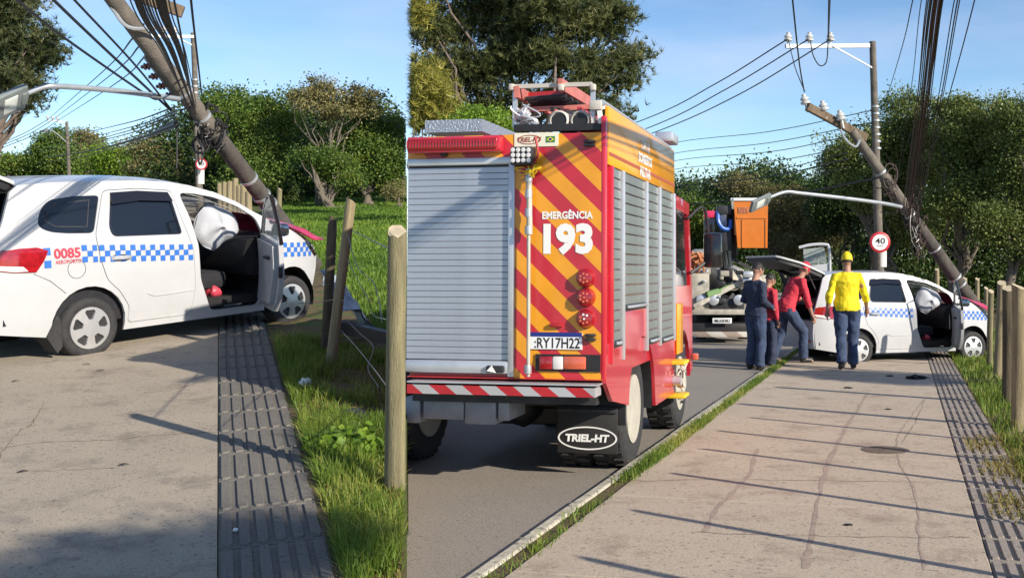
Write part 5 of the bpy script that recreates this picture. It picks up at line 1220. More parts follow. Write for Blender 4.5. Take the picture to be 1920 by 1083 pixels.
# rear beam
bm_ = rbox('rear_beam', 'chevron_rail', 760, 717, 1122, 742, .08, .10)
rbox('tread_strip', 'aluminium', 760, 713, 1128, 718, .08, .112)
# chassis under the tail
for x0, y0, x1, y1 in ((760, 743, 790, 792), (796, 743, 872, 786), (874, 743, 932, 795), (936, 743, 957, 788)):
    p = rx(x0, y0, .25); r_ = rx(x1, y1, .25); MB().box(((p[0]+r_[0])/2, .42, (p[1]+r_[1])/2), (abs(r_[0]-p[0]), .4, abs(p[1]-r_[1])), bev=.012).build('underrun_box', 'grey_box', truck)
MB().bar((XL, .18, ZB-.13), (-.08, .18, ZB-.13), .10, .12).build('underrun_bar', 'dark_metal', truck)
for x in (-.45, -1.15): MB().bar((x, .2, ZB-.10), (x, LB+.9, ZB-.10), .09, .16).build('chassis_rail', 'black_plastic', truck)
MB().tube([(XL+.05, 1.35, .52), (-.2, 1.35, .52)], .075, 12).build('rear_axle', 'black_plastic', truck)
MB().blob((-1.0, 1.35, .50), (.2, .22, .2), 2, .08, 2).build('differential', 'black_plastic', truck)
MB().box((-.95, 2.3, ZB-.24), (1.1, 1.9, .56), bev=.04).build('underside_shade_block', 'black_plastic', truck)  # black block added low down to darken the space under the truck
MB().box((-.85, 1.0, ZB-.16), (1.2, .12, .30), bev=.02).build('underside_shade_panel', 'black_plastic', truck)  # added black panel, stands in for the deep shade behind the beam
MB().box(((XL-.03)/2, .9, ZB-.035), (-XL-.06, 1.2, .05)).build('underside_shade_floor', 'black_plastic', truck, smooth=False)  # added black sheet that keeps the underside dark
# mud flap
p, r_ = rx(1045, 760, .75), rx(1160, 851, .75)
p = on(TM, 1046, 760, 1, .75); r_ = on(TM, 1158, 851, 1, .75)
fl = MB().box(((p.x+r_.x)/2, .75, (p.z+r_.z)/2), (r_.x-p.x, .015, p.z-r_.z), bev=.004).build('mud_flap', 'flap_black', truck)
c_ = on(TM, 1101, 821, 1, .735); wx = on(TM, 1157, 821, 1, .735).x-c_.x; hz = c_.z-on(TM, 1101, 843, 1, .735).z
b = MB(); shell(b, circle(c_.x, c_.z, wx, 36, ry=hz), [circle(c_.x, c_.z, wx*.945, 36, ry=hz*.88)], lambda a, c, d: (a, .74-d, c), .002, .5); b.build('oval_outline', 'print_white', fl)
text('lettering', 'TRIEL-HT', 'print_white', fl, lambda a, c, d: (a, .74-d, c), (c_.x-wx*.74, c_.z-hz*.32, c_.x+wx*.74, c_.z+hz*.34), .05, .002, .1)
MB().box(((p.x+r_.x)/2, .735, p.z-.03), (r_.x-p.x, .02, .03), bev=.004).build('flap_clamp', 'dark_metal', fl)
# right side: corner, yellow band, shutters, skirt
b = MB(); b.box((.0, .035, (ZB+ZT)/2+.06), (.035, .075, ZT-ZB+.12), bev=.01); b.build('corner_post', 'fire_red', truck)
zt0 = sx(1132, 196)[1]
zs_t = sx(1142, 311)[1]; zs_b = ZB+.18
b = MB(); b.box((.006, LB/2+.04, (zs_t+zt0)/2), (.03, LB-.09, zt0-zs_t), bev=.006); yb = b.build('side_band', 'fire_yellow', truck)
b = MB(); b.box((-.20, LB/2+.03, (ZT+zt0)/2), (.03, LB-.1, zt0-ZT)); b.build('parapet', 'fire_red', truck, smooth=False)
b = MB(); b.box((.022, LB/2+.03, zs_t+.08), (.006, LB-.12, .025)); b.build('band_line', 'print_brown', yb, smooth=False)
SF = lambda a, c, d: (.022+d, a, c)
ee = sx(1205, 305); rn = random.Random(3)
for i, (wd, s_) in enumerate(((.20, 'CORPO DE'), (.32, 'BOMBEIROS'), (.26, 'MILITAR'))):
    zz = ee[1]+.13-.11*i; text('crest_lettering', s_, 'print_white', yb, SF, (ee[0]-wd*.9, zz-.04, ee[0]+wd*.9, zz+.045), .03, .003)
ed = [sx(1140, 500)[0]+.02, sx(1163, 500)[0], sx(1208, 500)[0], sx(1233, 500)[0], LB-.04]
bot = [sx(1150, 640)[1], sx(1188, 570)[1], sx(1218, 635)[1], sx(1245, 632)[1]]
for k in range(4):
    y0, y1 = ed[k]+.03, ed[k+1]-.03; z0 = max(bot[k], ZB+.06); n2 = int((zs_t-z0)/.075); hh = (zs_t-z0)/n2
    pr = [(-.004, hh*.03), (.009, hh*.09), (.0105, hh*.5), (.009, hh*.91), (-.004, hh*.97)]
    b = MB(); b.add([(.002+q_[0], y, q_[1]) for y in (y0, y1) for q_ in pr], [(i, i+1, 5+i+1, 5+i) for i in range(4)]); sm = b.mesh('side_slat', True, 60)
    for j in range(n2):
        o = link('side_slat', sm, 'shutter_shaded', truck); o.location = (0, 0, z0+j*hh)
    MB().box((.008, (y0+y1)/2, z0-.02), (.04, y1-y0, .05), bev=.01).build('side_shutter_bar', 'dark_metal', truck)
    MB().tube([(.03, y0+.08, z0-.01), (.05, y0+.12, z0-.01), (.05, y1-.12, z0-.01), (.03, y1-.08, z0-.01)], .012, 6).build('side_handle', 'aluminium', truck)
for k in range(5):
    MB().box((.012, ed[k], (zs_t+ZB+.1)/2), (.05, .045, zs_t-ZB-.1), bev=.008).build('shutter_post', 'aluminium' if k else 'fire_red', truck)
# skirt with the wheel arch
wy = 1.36; ar = .56
zlow = .42
sk = [(.02, ZB+.02), (.02, ZB-.02), (.22, .66), (wy-ar, .56)]+[(wy+ar*math.cos(R(a)), .50+ar*math.sin(R(a))) for a in range(172, -6, -10)]+[(wy+ar+.03, zlow), (LB-.02, zlow), (LB-.02, bot[3]), (ed[3], bot[3]), (ed[2], bot[3]), (ed[2], bot[1]-.02), (ed[1], bot[1]-.02), (ed[1], bot[0]), (.02, bot[0])]
b = MB(); shell(b, sk, [], lambda a, c, d: (.018-d, a, c), .03, .12); b.build('side_skirt', 'fire_red', truck, ang=50)
b = MB(); arc = [(wy+ar*math.cos(R(a)), .50+ar*math.sin(R(a))) for a in range(190, -11, -10)]
b.add([(-.01, y, z) for y, z in arc]+[(-.55, y, z) for y, z in arc], [(i, i+1, len(arc)+i+1, len(arc)+i) for i in range(len(arc)-1)]); b.build('wheel_arch', 'black_plastic', truck)
def truck_wheel(x, y, r=.46, w=.26, dual=False):
    Mx = Matrix.Translation((x, y, r)); n2 = 44; b = MB()
    b.lathe([(r*.60, 0), (r*.66, .012), (r*.9, .012), (r*.97, -.005), (r, -.03), (r, -w+.03), (r*.97, -w), (r*.6, -w)], n2, 'X', Mx); wl_ = b.build('wheel', 'rubber', truck, ang=50)
    tb = MB().box((0, 0, 0), (.09, .045, .022)).mesh('tread_block', False)
    for k in range(30):
        a = 2*math.pi*k/30
        for xo in (-.055, -w+.055):
            o = link('tread_block', tb, 'rubber', wl_); o.matrix_local = Mx @ Matrix.Rotation(a+(.1 if xo < -.1 else 0), 4, 'X') @ Matrix.Translation((xo, 0, r+.004))
    b = MB(); b.lathe([(r*.60, .014), (r*.60, -.02), (r*.5, -.06 if dual else .0), (r*.36, -.08 if dual else .03), (r*.3, -.02 if dual else .05), (r*.12, -.0 if dual else .07)], 28, 'X', Mx); b.build('rim', 'wheel_white', wl_, ang=30)
    for k in range(8):
        a = 2*math.pi*k/8; MB().lathe([(.018, 0), (.014, .03)], 6, 'X', Matrix.Translation((x-.06 if dual else x+.02, y+r*.42*math.cos(a), r+r*.42*math.sin(a)))).build('wheel_nut', 'dark_metal', wl_)
truck_wheel(-.07, wy, .465, .26, True); truck_wheel(-.36, wy, .465, .24, True)
truck_wheel(on(TM, 806, 830, 1, wy).x, wy, .465, .22, True)
fy = LB+.62
truck_wheel(-.04, fy, .455, .27); truck_wheel(XL+.31, fy, .455, .27)
# cab
cabp = [(LB+.03, .62), (LB+.03, ZT-.32), (LB+.25, ZT-.22), (LC-.22, ZT-.25), (LC-.02, ZB+.55), (LC, .55), (fy+.52, .50)]+[(fy+.52*math.cos(R(a)), .48+.52*math.sin(R(a))) for a in range(0, 181, 15)]
b = MB(); shell(b, cabp, [[(LB+.22, ZT-.35), (LC-.32, ZT-.38), (LC-.14, ZB+.62), (LB+.22, ZB+.62)]], lambda a, c, d: (-.0-d, a, c), .04, .15); cab = b.build('cab', 'fire_red', truck, ang=50)
b = MB(); b.box(((XL-.08)/2-.02, LB+.66, (ZB+.42+ZT-.25)/2), (-XL-.14, 1.1, ZT-.25-ZB-.42)); b.build('cab_shell', 'fire_red', cab, smooth=False)
MB().box((-.03, LB+.62, (ZT-.36+ZB+.62)/2), (.012, .72, ZT-1.0-ZB+.02)).build('cab_window', 'tinted_glass', cab, smooth=False)
MB().box((.012, LB+.34, ZB+.2), (.02, .34, .5), bev=.008).build('cab_stripe', 'fire_yellow', cab)
MB().box((.05, LC-.1, .68), (.06, .09, .07), bev=.012).build('side_lamp', 'amber_lamp', cab)
b = MB(); b.tube(spline([(0, LC-.35, ZT-.42), (.16, LC-.2, ZT-.30), (.20, LC-.1, ZT-.7), (.19, LC-.1, ZB+.9), (.02, LC-.25, ZB+.75)], 5), .016, 6); mrr = b.build('mirror_bracket', 'black_plastic', truck)
MB().box((.24, LC-.1, ZT-.75), (.20, .09, .38), bev=.03).build('mirror', 'gloss_black', mrr)
for zz in (.40, .72):
    MB().box((.03, LB+.0, zz), (.22, .30, .035), bev=.01).build('cab_step', 'yellow_paint', truck)
b = MB(); knot(b, (.06, LB+.02, .55), (.04, .06, .07), 9, 8, .014); b.build('step_fitting', 'hose', truck)
MB().lathe([(.03, 0), (.05, .02), (.05, .1)], 10, 'X', Matrix.Translation((.0, LB-.1, .55))).build('side_outlet', 'aluminium', truck)
# roof: rail, ladder rack, pipes, equipment
b = MB(); b.tube([(-.02, .03, zt0+.02), (-.02, LB-.05, zt0+.02)], .022, 8); rl = b.build('roof_rail', 'aluminium', truck)
for k in range(5): MB().tube([(-.02, .1+k*(LB-.2)/4, zt0-.02), (-.02, .1+k*(LB-.2)/4, zt0+.02)], .016, 6).build('rail_post', 'aluminium', rl)
def rt(px, py, y): p = on(TM, px, py, 1, y); return Vector((p.x, y, p.z))
MB().bar(rt(965, 241, .06), rt(1128, 238, .06), .05, .05).build('roof_edge_bar', 'black_plastic', truck)
for px in (1048, 1088):
    c2 = rt(px, 226, .08); b = MB(); b.lathe([(.058, .0), (.062, -.012), (.075, 0), (.075, 1.9)], 20, 'Y', Matrix.Translation(c2)); pz = b.build('suction_hose', 'hose', truck)
    MB().lathe([(.055, -.004), (.055, .03)], 18, 'Y', Matrix.Translation(c2)).build('hose_bore', 'black_plastic', pz)
ld = bpy.data.objects
b = MB(); b.bar(rt(960, 163, .15), rt(1110, 158, .15), .03, .03); lad = b.build('ladder_rack', 'hose', truck)
for (xa, ya), (xb, yb_) in (((968, 172), (1030, 205)), ((1050, 158), (1112, 196))):
    MB().bar(rt(xa, ya, .10), rt(xb, yb_, 1.5), .035, .085).build('ladder_rail', 'ladder_red', lad)
for i in range(4):
    MB().tube([rt(985+i*6, 186+i*5, .3+i*.16), rt(1062+i*11, 180+i*6, .3+i*.16)], .018, 8).build('ladder_rung', 'dark_metal', lad)
MB().bar(rt(972, 207, .3), rt(1118, 200, .3), .04, .035).build('rack_beam', 'ladder_red', lad)
MB().bar(rt(990, 182, .5), rt(1062, 178, .5), .07, .06).build('rack_roller', 'fire_red_dark', lad)
for px in (960, 1052, 1112): MB().box(rt(px, 164, .12), (.04, .05, .05), bev=.01).build('rack_cap', 'hose', lad)
for px in (966, 1112): MB().bar(rt(px, 168, .15), rt(px, 240, .15), .03, .03).build('rack_leg', 'aluminium', lad)
for i in range(6):
    MB().bar(rt(1035+i*3, 205+i*4, .2), rt(1125, 222+i*2, .9+.1*i), .03, .03).build('rack_strut', 'ladder_red' if i % 2 else 'dark_metal', lad)
b = MB(); knot(b, rt(985, 222, .12), (.06, .06, .05), 14, 9, .012); b.build('hose_fittings', 'aluminium', truck)
sp = MB().box(rt(1118, 198, .05), (.09, .06, .07), bev=.01).build('corner_floodlight', 'hose', truck)
MB().bar(rt(1124, 208, .05), rt(1127, 232, .05), .035, .03).build('floodlight_leg', 'print_white', sp)
bx = MB(); p = on(TM, 763, 250, 1, 1.2); p1_ = on(TM, 797, 226, 1, 1.2)
b = MB(); b.box(((XL+p1_.x)/2+.07, 2.0, (p.z+p1_.z)/2), (p1_.x-XL-.14, 1.6, p1_.z-p.z)); b.build('roof_locker', 'tread_plate', truck, smooth=False)
MB().box((-.08, LB+.15, ZT+.34), (.18, .35, .1), bev=.02).build('beacon', 'aluminium', truck)

# ------------------------------------------------------------------ bucket truck in the distance
BY = 24.0; bo = gr(1350, BY)+Vector((0, 0, .05)); bt = thing('bucket_truck', 'pale utility truck with an orange lift bucket beyond the fire truck', 'utility truck', Matrix.Translation(bo)); qb = at0(bo)
def bp(px, py, y=0.): return qb(P(px, py, BY+y))
def bbox(name, m, x0, y0, x1, y1, ya, yb, par=bt, bev=.02):
    a, c = bp(x0, y0, ya), bp(x1, y1, ya); return MB().box(((a.x+c.x)/2, (a.y+(yb-ya)/2), (a.z+c.z)/2), (abs(c.x-a.x), yb-ya, abs(c.z-a.z)), bev=bev).build(name, m, par)
stripe_mat('pale_rail', (.5, .48, .44), (.30, .24, .2), .45, R(40), rough=.6)
bbox('rear_beam', 'pale_rail', 1293, 622, 1402, 632, 0, .12, bev=.01)
bbox('chassis', 'black_plastic', 1296, 606, 1400, 624, .1, 4.2)
bbox('bumper_step', 'truck_beige', 1297, 580, 1400, 590, 0, .4)
pl = bbox('licence_plate', 'plate_white', 1336, 596, 1372, 606, -.03, 0, bev=.004)
a, c = bp(1340, 604, -.035), bp(1369, 598, -.035); text('plate_number', 'MLK8382', 'sign_black', pl, lambda a_, c_, d: (a_, a.y-d, c_), (a.x, a.z, c.x, c.z), .01, .002)
bbox('bed_side', 'truck_beige', 1290, 512, 1330, 580, .1, 3.8); bbox('bed_side', 'truck_beige', 1395, 545, 1440, 585, .1, 3.8)
bbox('bed_floor', 'dark_metal', 1330, 560, 1396, 582, .1, 3.8)
bbox('locker', 'truck_beige', 1345, 505, 1395, 545, 1.2, 3.6)
bbox('cab', 'truck_beige', 1300, 470, 1372, 560, 3.9, 5.6, bev=.12)
bbox('equipment_crate', 'equipment_orange', 1287, 475, 1320, 502, -.2, .5)
b = MB(); knot(b, bp(1305, 488, -.25), (.16, .1, .12), 24, 31, .03); b.build('equipment_pile', 'equipment_orange', bt)
bbox('turret', 'dark_metal', 1352, 478, 1374, 530, .6, 1.1); MB().tube([bp(1363, 530, .8), bp(1363, 488, .8)], .14, 12).build('turret_column', 'galvanised', bt)
for nm, m_, p0, p1_, w in (('lower_boom', 'truck_beige', (1363, 512, .7), (1440, 528, 1.6), .22), ('upper_boom', 'galvanised', (1366, 500, .6), (1356, 400, .0), .16), ('inner_boom', 'dark_metal', (1378, 480, .6), (1370, 395, .2), .12), ('tray', 'pale_green', (1325, 552, -.05), (1375, 535, .3), .10), ('tray_arm', 'truck_beige', (1300, 575, -.1), (1412, 515, .4), .09), ('stay', 'dark_metal', (1345, 470, .5), (1420, 510, .6), .06), ('support', 'dark_metal', (1330, 580, .2), (1350, 545, .2), .07), ('support', 'dark_metal', (1350, 585, .2), (1375, 550, .3), .07)):
    MB().bar(bp(*p0), bp(*p1_), w, w*1.15).build(nm, m_, bt, smooth=False)
rn = random.Random(77)
for k in range(16):
    x, y = rn.uniform(1300, 1395), rn.uniform(500, 578); s_ = rn.uniform(4, 11)
    bbox('fitting', rn.choice(['dark_metal', 'truck_beige', 'galvanised', 'black_plastic', 'aluminium', 'truck_beige']), x, y, x+s_*rn.uniform(.7, 2.), y+s_, -.05+rn.uniform(0, .3), .4, bev=.015)
for x in (1315, 1338, 1385): MB().lathe([(.12, 0), (.12, -.05), (.07, -.07)], 14, 'Y', Matrix.Translation(bp(x, 562, .05))).build('round_fitting', 'aluminium', bt)
for k in range(5):
    MB().tube(spline([bp(1340+k*7, 500, .3), bp(1338+k*6, 455, .2), bp(1350+k*4, 410, .1), bp(1366+k*2, 392, .1)], 5), .018, 6).build('hydraulic_hose', 'black_plastic', bt)
MB().tube(spline([bp(1346, 395, -.05), bp(1347, 415, -.08), bp(1356, 428, -.1), bp(1368, 428, -.05), bp(1370, 412, 0)], 6), .045, 8).build('blue_hose', 'blue_hose', bt)
bbox('boom_head', 'dark_metal', 1345, 385, 1372, 402, -.1, .3); bbox('boom_joint', 'dark_metal', 1350, 430, 1372, 470, -.05, .4)
bbox('signal_lamp', 'pink_lamp', 1320, 395, 1342, 408, -.05, .15); bbox('control_box', 'gloss_black', 1324, 465, 1342, 500, -.1, .1)
bbox('mirror', 'gloss_black', 1320, 410, 1340, 450, 3.4, 3.5)
# bucket: tapered open tub
b = MB(); tp = [bp(1373, 374, .1), bp(1437, 374, .1)]; bt_ = [bp(1381, 464, .1), bp(1436, 464, .1)]; dpt = .62
def quadring(l, r, y0): return [(l.x, y0, l.z), (r.x, y0, r.z), (r.x, y0+dpt, r.z), (l.x, y0+dpt, l.z)]
y0 = tp[0].y-.3; ring0 = quadring(bt_[0], bt_[1], y0); ring1 = quadring(tp[0], tp[1], y0)
inn = [(x+(.03 if i in (0, 3) else -.03), y+(.03 if i < 2 else -.03), z) for i, (x, y, z) in enumerate(ring1)]; inb = [(x, y, z-.8) for x, y, z in inn]
b.add(ring0+ring1+inn+inb, [(3, 2, 1, 0)]+[(i, (i+1) % 4, 4+(i+1) % 4, 4+i) for i in range(4)]+[(4+i, 4+(i+1) % 4, 8+(i+1) % 4, 8+i) for i in range(4)]+[(8+i, 8+(i+1) % 4, 12+(i+1) % 4, 12+i) for i in range(4)]+[(12, 13, 14, 15)])
bk = b.build('bucket', 'orange_grp', bt, smooth=False)
zt_ = ring1[0][2]; x0_, x1_ = ring1[0][0], ring1[1][0]
for (xa, ya), (xb, yb_) in (((x0_, y0), (x1_, y0)), ((x1_, y0), (x1_, y0+dpt)), ((x0_, y0+dpt), (x1_, y0+dpt)), ((x0_, y0), (x0_, y0+dpt))):
    MB().bar((xa-.02*(xa == xb), ya, zt_), (xb+.02, yb_, zt_), .07, .06).build('bucket_rim', 'print_white', bk, smooth=False)
zb_ = ring0[0][2]; xm = (x0_+x1_)/2
for zf in (.62,): MB().box((xm+.02, y0-.008, zb_+(zt_-zb_)*zf), ((x1_-x0_)*.86, .02, .035)).build('bucket_rib', 'orange_grp', bk, smooth=False)
for xf in (.22, .9): MB().box((x0_+(x1_-x0_)*xf+.03, y0-.008, zb_+(zt_-zb_)*.30), (.03, .02, (zt_-zb_)*.58)).build('bucket_rib', 'orange_grp', bk, smooth=False)
MB().box((x0_+.22, y0-.012, zt_-.24), (.22, .012, .13)).build('bucket_emblem', 'equipment_orange', bk, smooth=False)
for k in range(3): MB().box((x0_+.16+k*.06, y0-.02, zt_-.24), (.02, .006, .10), Matrix.Rotation(R(25-25*k), 3, 'Y')).build('emblem_stroke', 'print_brown', bk, smooth=False)
for x in (1315, 1395):
    c2 = bp(x, 632, .6); b = MB(); b.lathe([(.22, 0), (.40, .01), (.44, .05), (.44, .25), (.40, .28), (.22, .28)], 24, 'X', Matrix.Translation((c2.x-.14, c2.y+.3, .44))); b.build('wheel', 'rubber', bt)
    c3 = bp(x, 632, 4.6); b = MB(); b.lathe([(.22, 0), (.40, .01), (.44, .05), (.44, .25), (.40, .28), (.22, .28)], 24, 'X', Matrix.Translation((c3.x-.14, c3.y, .44-.2))); b.build('wheel', 'rubber', bt)
b = MB(); y_ = 19.6; fr = thing('door_frame', 'white opened door frame standing up behind the raised tailgate', 'vehicle door', Matrix.Translation(P(1552, 500, 20.6))); qf = at0(P(1552, 500, 20.6))
b.tube(spline([qf(P(1498, 464, 20.6)), qf(P(1520, 459, 20.6)), qf(P(1545, 458, 20.6)), qf(P(1554, 464, 20.6)), qf(P(1556, 500, 20.6)), qf(P(1556, 560, 20.6))], 5), .03, 8); b.build('window_frame', 'white_paint', fr)
b = MB(); b.prism([(1505, 497), (1553, 494), (1552, 640), (1508, 640)], lambda a, c: qf(P(a, c, 20.6)), lambda a, c: qf(P(a, c, 20.66))); b.build('door_skin', 'white_paint', fr)
b = MB(); b.prism([(1506, 467), (1545, 463), (1552, 492), (1508, 496)], lambda a, c: qf(P(a, c, 20.61)), lambda a, c: qf(P(a, c, 20.615))); b.build('window', 'glass', fr)

# ------------------------------------------------------------------ people
def ring_tube(b, pts, rad, n=12): b.tube(pts, rad, n, ref=(0, 1, 0))
def remesh(o, vox, it=6, fold=0):
    m = o.modifiers.new('r', 'REMESH'); m.mode = 'VOXEL'; m.voxel_size = vox; m.use_smooth_shade = True
    s_ = o.modifiers.new('s', 'SMOOTH'); s_.factor = .5; s_.iterations = it
    if fold:
        tx = bpy.data.textures.new('folds', 'CLOUDS'); tx.noise_scale = fold; tx.noise_depth = 2
        d_ = o.modifiers.new('d', 'DISPLACE'); d_.texture = tx; d_.strength = .034; d_.mid_level = .5; d_.texture_coords = 'GLOBAL'
    return o
def person(label, M, J, top, bottom, head='cap', capm=None, sleeve='short', h=1.75):
    """J: joint positions (x right, y the way the person faces, z up, metres for a 1.75 m figure)"""
    J = {k: Vector(v) for k, v in J.items()}; t = thing('person', label, 'person', M @ Matrix.Diagonal((h/1.75,)*3+(1,)), 'people at the crash')
    V3 = Vector
    b = MB()
    pel, wai, che, nek, hed = (J[k] for k in ('pelvis', 'waist', 'chest', 'neck', 'head'))
    ring_tube(b, [pel-V3((0, 0, .10)), pel, wai, che, che.lerp(nek, .6), nek], [(.13, .09), (.165, .115), (.145, .105), (.175, .12), (.15, .085), (.06, .06)])
    up = (hed-nek).normalized(); ring_tube(b, [nek-up*.05, nek.lerp(hed, .6)], [.058, .055])
    fwd = J.get('look', V3((0, 1, 0))); fwd = (fwd-up*fwd.dot(up)).normalized(); sd_ = fwd.cross(up)
    Hm = Matrix((sd_, fwd, up)).transposed()
    def hp(x, y, z): return hed+Hm @ V3((x, y, z))
    hb = MB(); hb.blob((0, 0, 0), (.076, .095, .112), 1, .0, 3); b.add([hp(x*(1-.25*max(0, -z-.02)/.1), y+(.012 if z < -.05 and y > 0 else 0), z) for x, y, z in hb.v], hb.f)
    b.blob(hp(0, .102, -.012), (.014, .020, .024), 1, 0, 2)
    for s_ in (-1, 1): b.blob(hp(s_*.078, -.005, -.005), (.012, .022, .034), 1, 0, 2)
    b.blob(hp(0, .088, -.062), (.026, .012, .009), 1, 0, 2)
    for s_, k in ((-1, 'l'), (1, 'r')):
        sh, el, ha = J['sh'+k], J['el'+k], J['ha'+k]
        ring_tube(b, [che.lerp(sh, .5)+V3((0, 0, .03)), sh, sh.lerp(el, .4), el, el.lerp(ha, .35), ha], [.07, .060, .052, .041, .042, .028])
        d = (ha-el).normalized(); fdir = (d*.85+V3((0, .2, -.3))).normalized(); sx_ = V3((0, 1, 0)).cross(d).cross(d).normalized() if abs(d.y) < .95 else V3((1, 0, 0))
        lat = d.cross(V3((1, 0, 0))).normalized(); ring_tube(b, [ha, ha+d*.045, ha+d*.09], [(.03, .02), (.042, .02), (.040, .016)])
        for i, (of, L) in enumerate(((-.030, .065), (-.010, .078), (.010, .072), (.028, .055))):
            r0 = ha+d*.085+lat*of; ring_tube(b, [r0, r0+d*L*.5+V3((-s_*.008, .0, 0)), r0+d*L*.9+V3((-s_*.026, .01, 0))], [.0105, .0098, .008], 8)
        th = ha+d*.03+lat*-.038; ring_tube(b, [th, th+d*.03+lat*-.022, th+d*.06+lat*-.022+V3((-s_*.012, 0, 0))], [.013, .0115, .009], 8)
    for k in 'lr':
        hi, kn, an, to = J['hip'+k], J['kn'+k], J['an'+k], J['to'+k]
        ring_tube(b, [hi+V3((0, 0, .06)), hi, hi.lerp(kn, .5), kn, kn.lerp(an, .35), an], [.095, .092, .078, .058, .060, .042])
        ring_tube(b, [an-V3((0, 0, .0)), an.lerp(to, .5)-V3((0, 0, .02)), to], [(.042, .045), (.042, .034), (.036, .022)])
    body = remesh(b.build('body', 'skin', t), .0085, 4)
    # top
    b = MB()
    ring_tube(b, [pel-V3((0, 0, .06)), pel+V3((0, 0, .04)), wai, che, che.lerp(nek, .62), nek-up*.01], [(.206, .158), (.200, .150), (.172, .128), (.195, .138), (.165, .10), (.068, .068)], 20)
    for s_, k in ((-1, 'l'), (1, 'r')):
        sh, el, ha = J['sh'+k], J['el'+k], J['ha'+k]; e = {'short': sh.lerp(el, .85), 'elbow': el.lerp(ha, .1), 'long': ha-(ha-el).normalized()*.01}[sleeve]
        pts = [che.lerp(sh, .45)+V3((0, 0, .035)), sh+V3((0, 0, .008)), sh.lerp(el, .5)]; rr = [.070, .066, .058]
        if sleeve == 'short': pts += [e]; rr += [.058]
        else: pts += [el, el.lerp(ha, .5), e]; rr += [.060, .054, .046]
        ring_tube(b, pts, rr, 14)
    def folds(bb, amp, seed):
        rn_ = random.Random(seed); return bb
    sh_ = remesh(b.build('shirt', top, t), .011, 4, .12)
    # trousers
    b = MB(); ring_tube(b, [pel+V3((0, 0, .06)), pel, pel-V3((0, 0, .09))], [(.150, .105), (.168, .122), (.160, .122)], 20)
    for k in 'lr':
        hi, kn, an = J['hip'+k], J['kn'+k], J['an'+k]; m1 = hi.lerp(kn, .5)
        ring_tube(b, [hi+V3((0, 0, .05)), hi, m1, kn, kn.lerp(an, .5), an+(kn-an).normalized()*.04, an-V3((0, 0, .012))], [.108, .112, .100, .083, .080, .078, .082], 16)
    remesh(b.build('trousers', bottom, t), .011, 4, .14)
    for k in 'lr':
        an, to = J['an'+k], J['to'+k]; b = MB(); dd = (to-an); dh = Vector((dd.x, dd.y, 0)).normalized() if Vector((dd.x, dd.y)).length > .02 else V3((0, 1, 0))
        he = an-dh*.05+V3((0, 0, -.035))
        ring_tube(b, [an+V3((0, 0, .07)), an+V3((0, 0, .01)), an.lerp(he, .7)], [.055, .054, .05], 12); ring_tube(b, [he, an.lerp(to, .35)-V3((0, 0, .02)), an.lerp(to, .8)-V3((0, 0, .002)), to], [(.042, .046), (.048, .045), (.050, .038), (.038, .026)], 12)
        remesh(b.build('boot', 'boots', t), .011, 3)
    # head wear
    hb = MB()
    if head in ('cap', 'hair'):
        hb.grid(15, 20, lambda u, v: hp((.084 if head == 'cap' else .083)*math.sin(u*1.75)*math.cos(v*6.2832), (.106 if head == 'cap' else .103)*math.sin(u*1.75)*math.sin(v*6.2832)-.004-(.012 if head == 'hair' else 0), .012+(.118 if head == 'cap' else .112)*math.cos(u*1.75)))
        if head == 'cap':
            cp = hb.build('cap', capm, t); bb = MB(); bb.grid(8, 10, lambda u, v: hp((v-.5)*.15*(1-.35*u*u), .085+u*.085-(.35*(v-.5)**2), .028-.025*u-.10*(v-.5)**2)); bb.grid(8, 10, lambda u, v: hp((v-.5)*.15*(1-.35*u*u), .085+u*.085-(.35*(v-.5)**2), .022-.025*u-.10*(v-.5)**2)); bb.build('visor', capm, cp)
            h2 = MB(); h2.grid(8, 18, lambda u, v: hp(.081*math.sin(1.1+u*.75)*math.cos(math.pi+v*math.pi), .100*math.sin(1.1+u*.75)*math.sin(math.pi+v*math.pi), .0+.110*math.cos(1.1+u*.75)-.012)); h2.build('hair', 'hair', t)
        else: hb.build('hair', 'hair', t)
    for s_ in (-1, 1): MB().blob(hp(s_*.032, .088, .012), (.012, .008, .008), 1, 0, 1).build('eye', 'eye_white', t)
    return t
def stand(**k):
    J = dict(pelvis=(0, 0, .94), waist=(0, .01, 1.10), chest=(0, 0, 1.32), neck=(0, -.01, 1.47), head=(0, .02, 1.635), shl=(-.175, -.01, 1.385), shr=(.175, -.01, 1.385), ell=(-.25, -.04, 1.12), elr=(.25, -.04, 1.12),
             hal=(-.25, .05, .88), har=(.25, .05, .88), hipl=(-.095, 0, .88), hipr=(.095, 0, .88), knl=(-.105, .03, .48), knr=(.105, .03, .48), anl=(-.11, -.02, .085), anr=(.11, -.02, .085), tol=(-.13, .15, .03), tor=(.13, .15, .03))
    J.update(k); return J
def place(px, py, deg):
    """standing at a pixel on the right street; deg: heading, 0 = away from the viewer, 90 = to the right"""
    g = GR(px, py); return Matrix.Translation(g+Vector((0, 0, 0.005 if px < 1460 else .045))) @ Matrix.Rotation(R(-deg), 4, 'Z')
person('person in navy overalls with bare dark hair standing side on by the kerb', place(1417, 693, 52), stand(hal=(-.13, .20, 1.02), har=(.16, .22, 1.0), elr=(.24, -.05, 1.12), ell=(-.24, -.05, 1.12), head=(0, .055, 1.62), look=(.15, 1, -.35), knl=(-.1, .02, .48)), 'navy_cloth', 'denim', 'hair', sleeve='long', h=1.76)
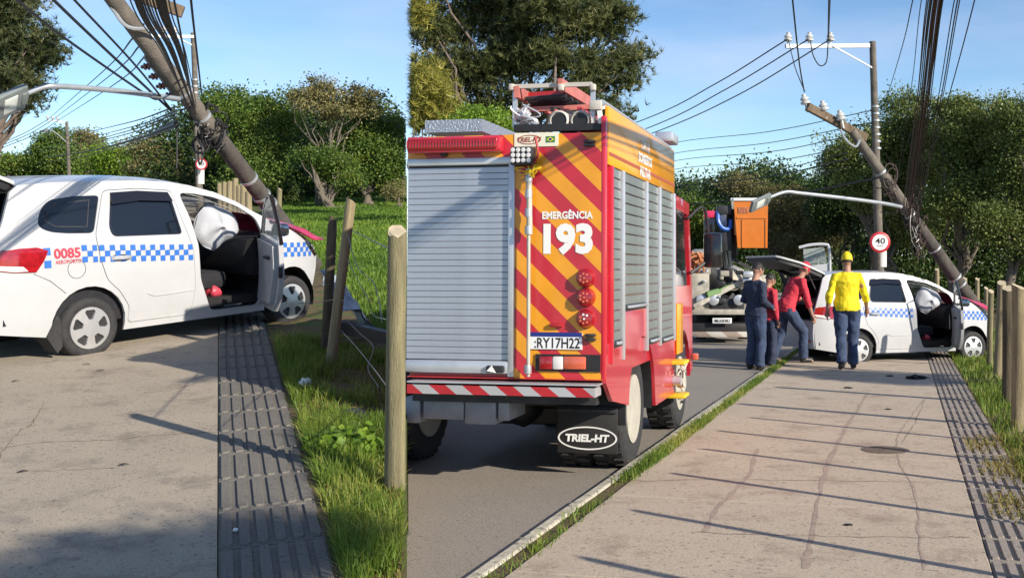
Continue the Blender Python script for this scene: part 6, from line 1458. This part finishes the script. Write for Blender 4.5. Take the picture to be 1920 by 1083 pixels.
person('person in red shirt and navy trousers half hidden behind the navy overalls', place(1441, 690, 60), stand(hal=(-.2, .12, .92), har=(.25, .02, .88), head=(0, .05, 1.6), look=(0, 1, -.4)), 'red_cloth', 'navy_cloth', 'hair', sleeve='long', h=1.6)
person('person in red cap and red shirt bending towards the open boot', place(1476, 684, 70), stand(pelvis=(0, -.02, .92), waist=(0, .06, 1.08), chest=(0, .16, 1.28), neck=(0, .25, 1.41), head=(0, .33, 1.56), shl=(-.19, .19, 1.36), shr=(.19, .19, 1.36), ell=(-.22, .26, 1.08), elr=(.25, .24, 1.06), hal=(-.18, .46, 1.0), har=(.24, .34, .80),
       hipl=(-.095, -.02, .87), hipr=(.095, -.02, .87), knl=(-.11, -.06, .47), anl=(-.12, -.22, .085), tol=(-.13, -.06, .03), knr=(.12, .24, .52), anr=(.12, .24, .085), tor=(.13, .41, .03), look=(0, 1, -.3)), 'red_cloth', 'denim', 'cap', 'red_cap', sleeve='elbow', h=1.80)
person('person in bright yellow shirt and yellow cap walking away towards the taxi', place(1588, 697, 4), stand(ell=(-.265, -.06, 1.11), elr=(.27, -.02, 1.12), hal=(-.285, .03, .86), har=(.31, .12, .89), knl=(-.09, -.02, .47), anl=(-.10, -.20, .13), tol=(-.11, -.06, .03), knr=(.10, .06, .48), anr=(.10, .05, .085), tor=(.11, .22, .03)), 'yellow_cloth', 'denim', 'cap', 'yellow_cap', sleeve='elbow', h=1.87)
# off the frame, behind the viewer to the right: a tree whose shade falls on the near left pavement

def shade_tree(label, target, d, lobes, n, seed):
    c = Vector(target)+SUN*d
    tree('broadleaf_tree', label, Vector((c.x, c.y, zR(c.y))), [(c+Vector(o), r) for o, r in lobes], n, .15, .22, 'leaf_mid', tr=.1, seed=seed)
shade_tree('leafy tree off the right edge shading the pavement by the taxi', GR(1640, 712), 7.6, [((0, 0, 0), (.6, .6, .5)), ((.5, -.3, .3), (.5, .5, .35)), ((-.45, .3, -.3), (.45, .45, .35))], 9000, 91)
shade_tree('leafy tree behind the viewer shading the near left pavement', GL(250, 1075), 11.0, [((0, 0, 0), (.38, .38, .17)), ((-.5, -.4, -.05), (.3, .3, .13)), ((.45, .3, .02), (.3, .3, .12))], 2600, 92)
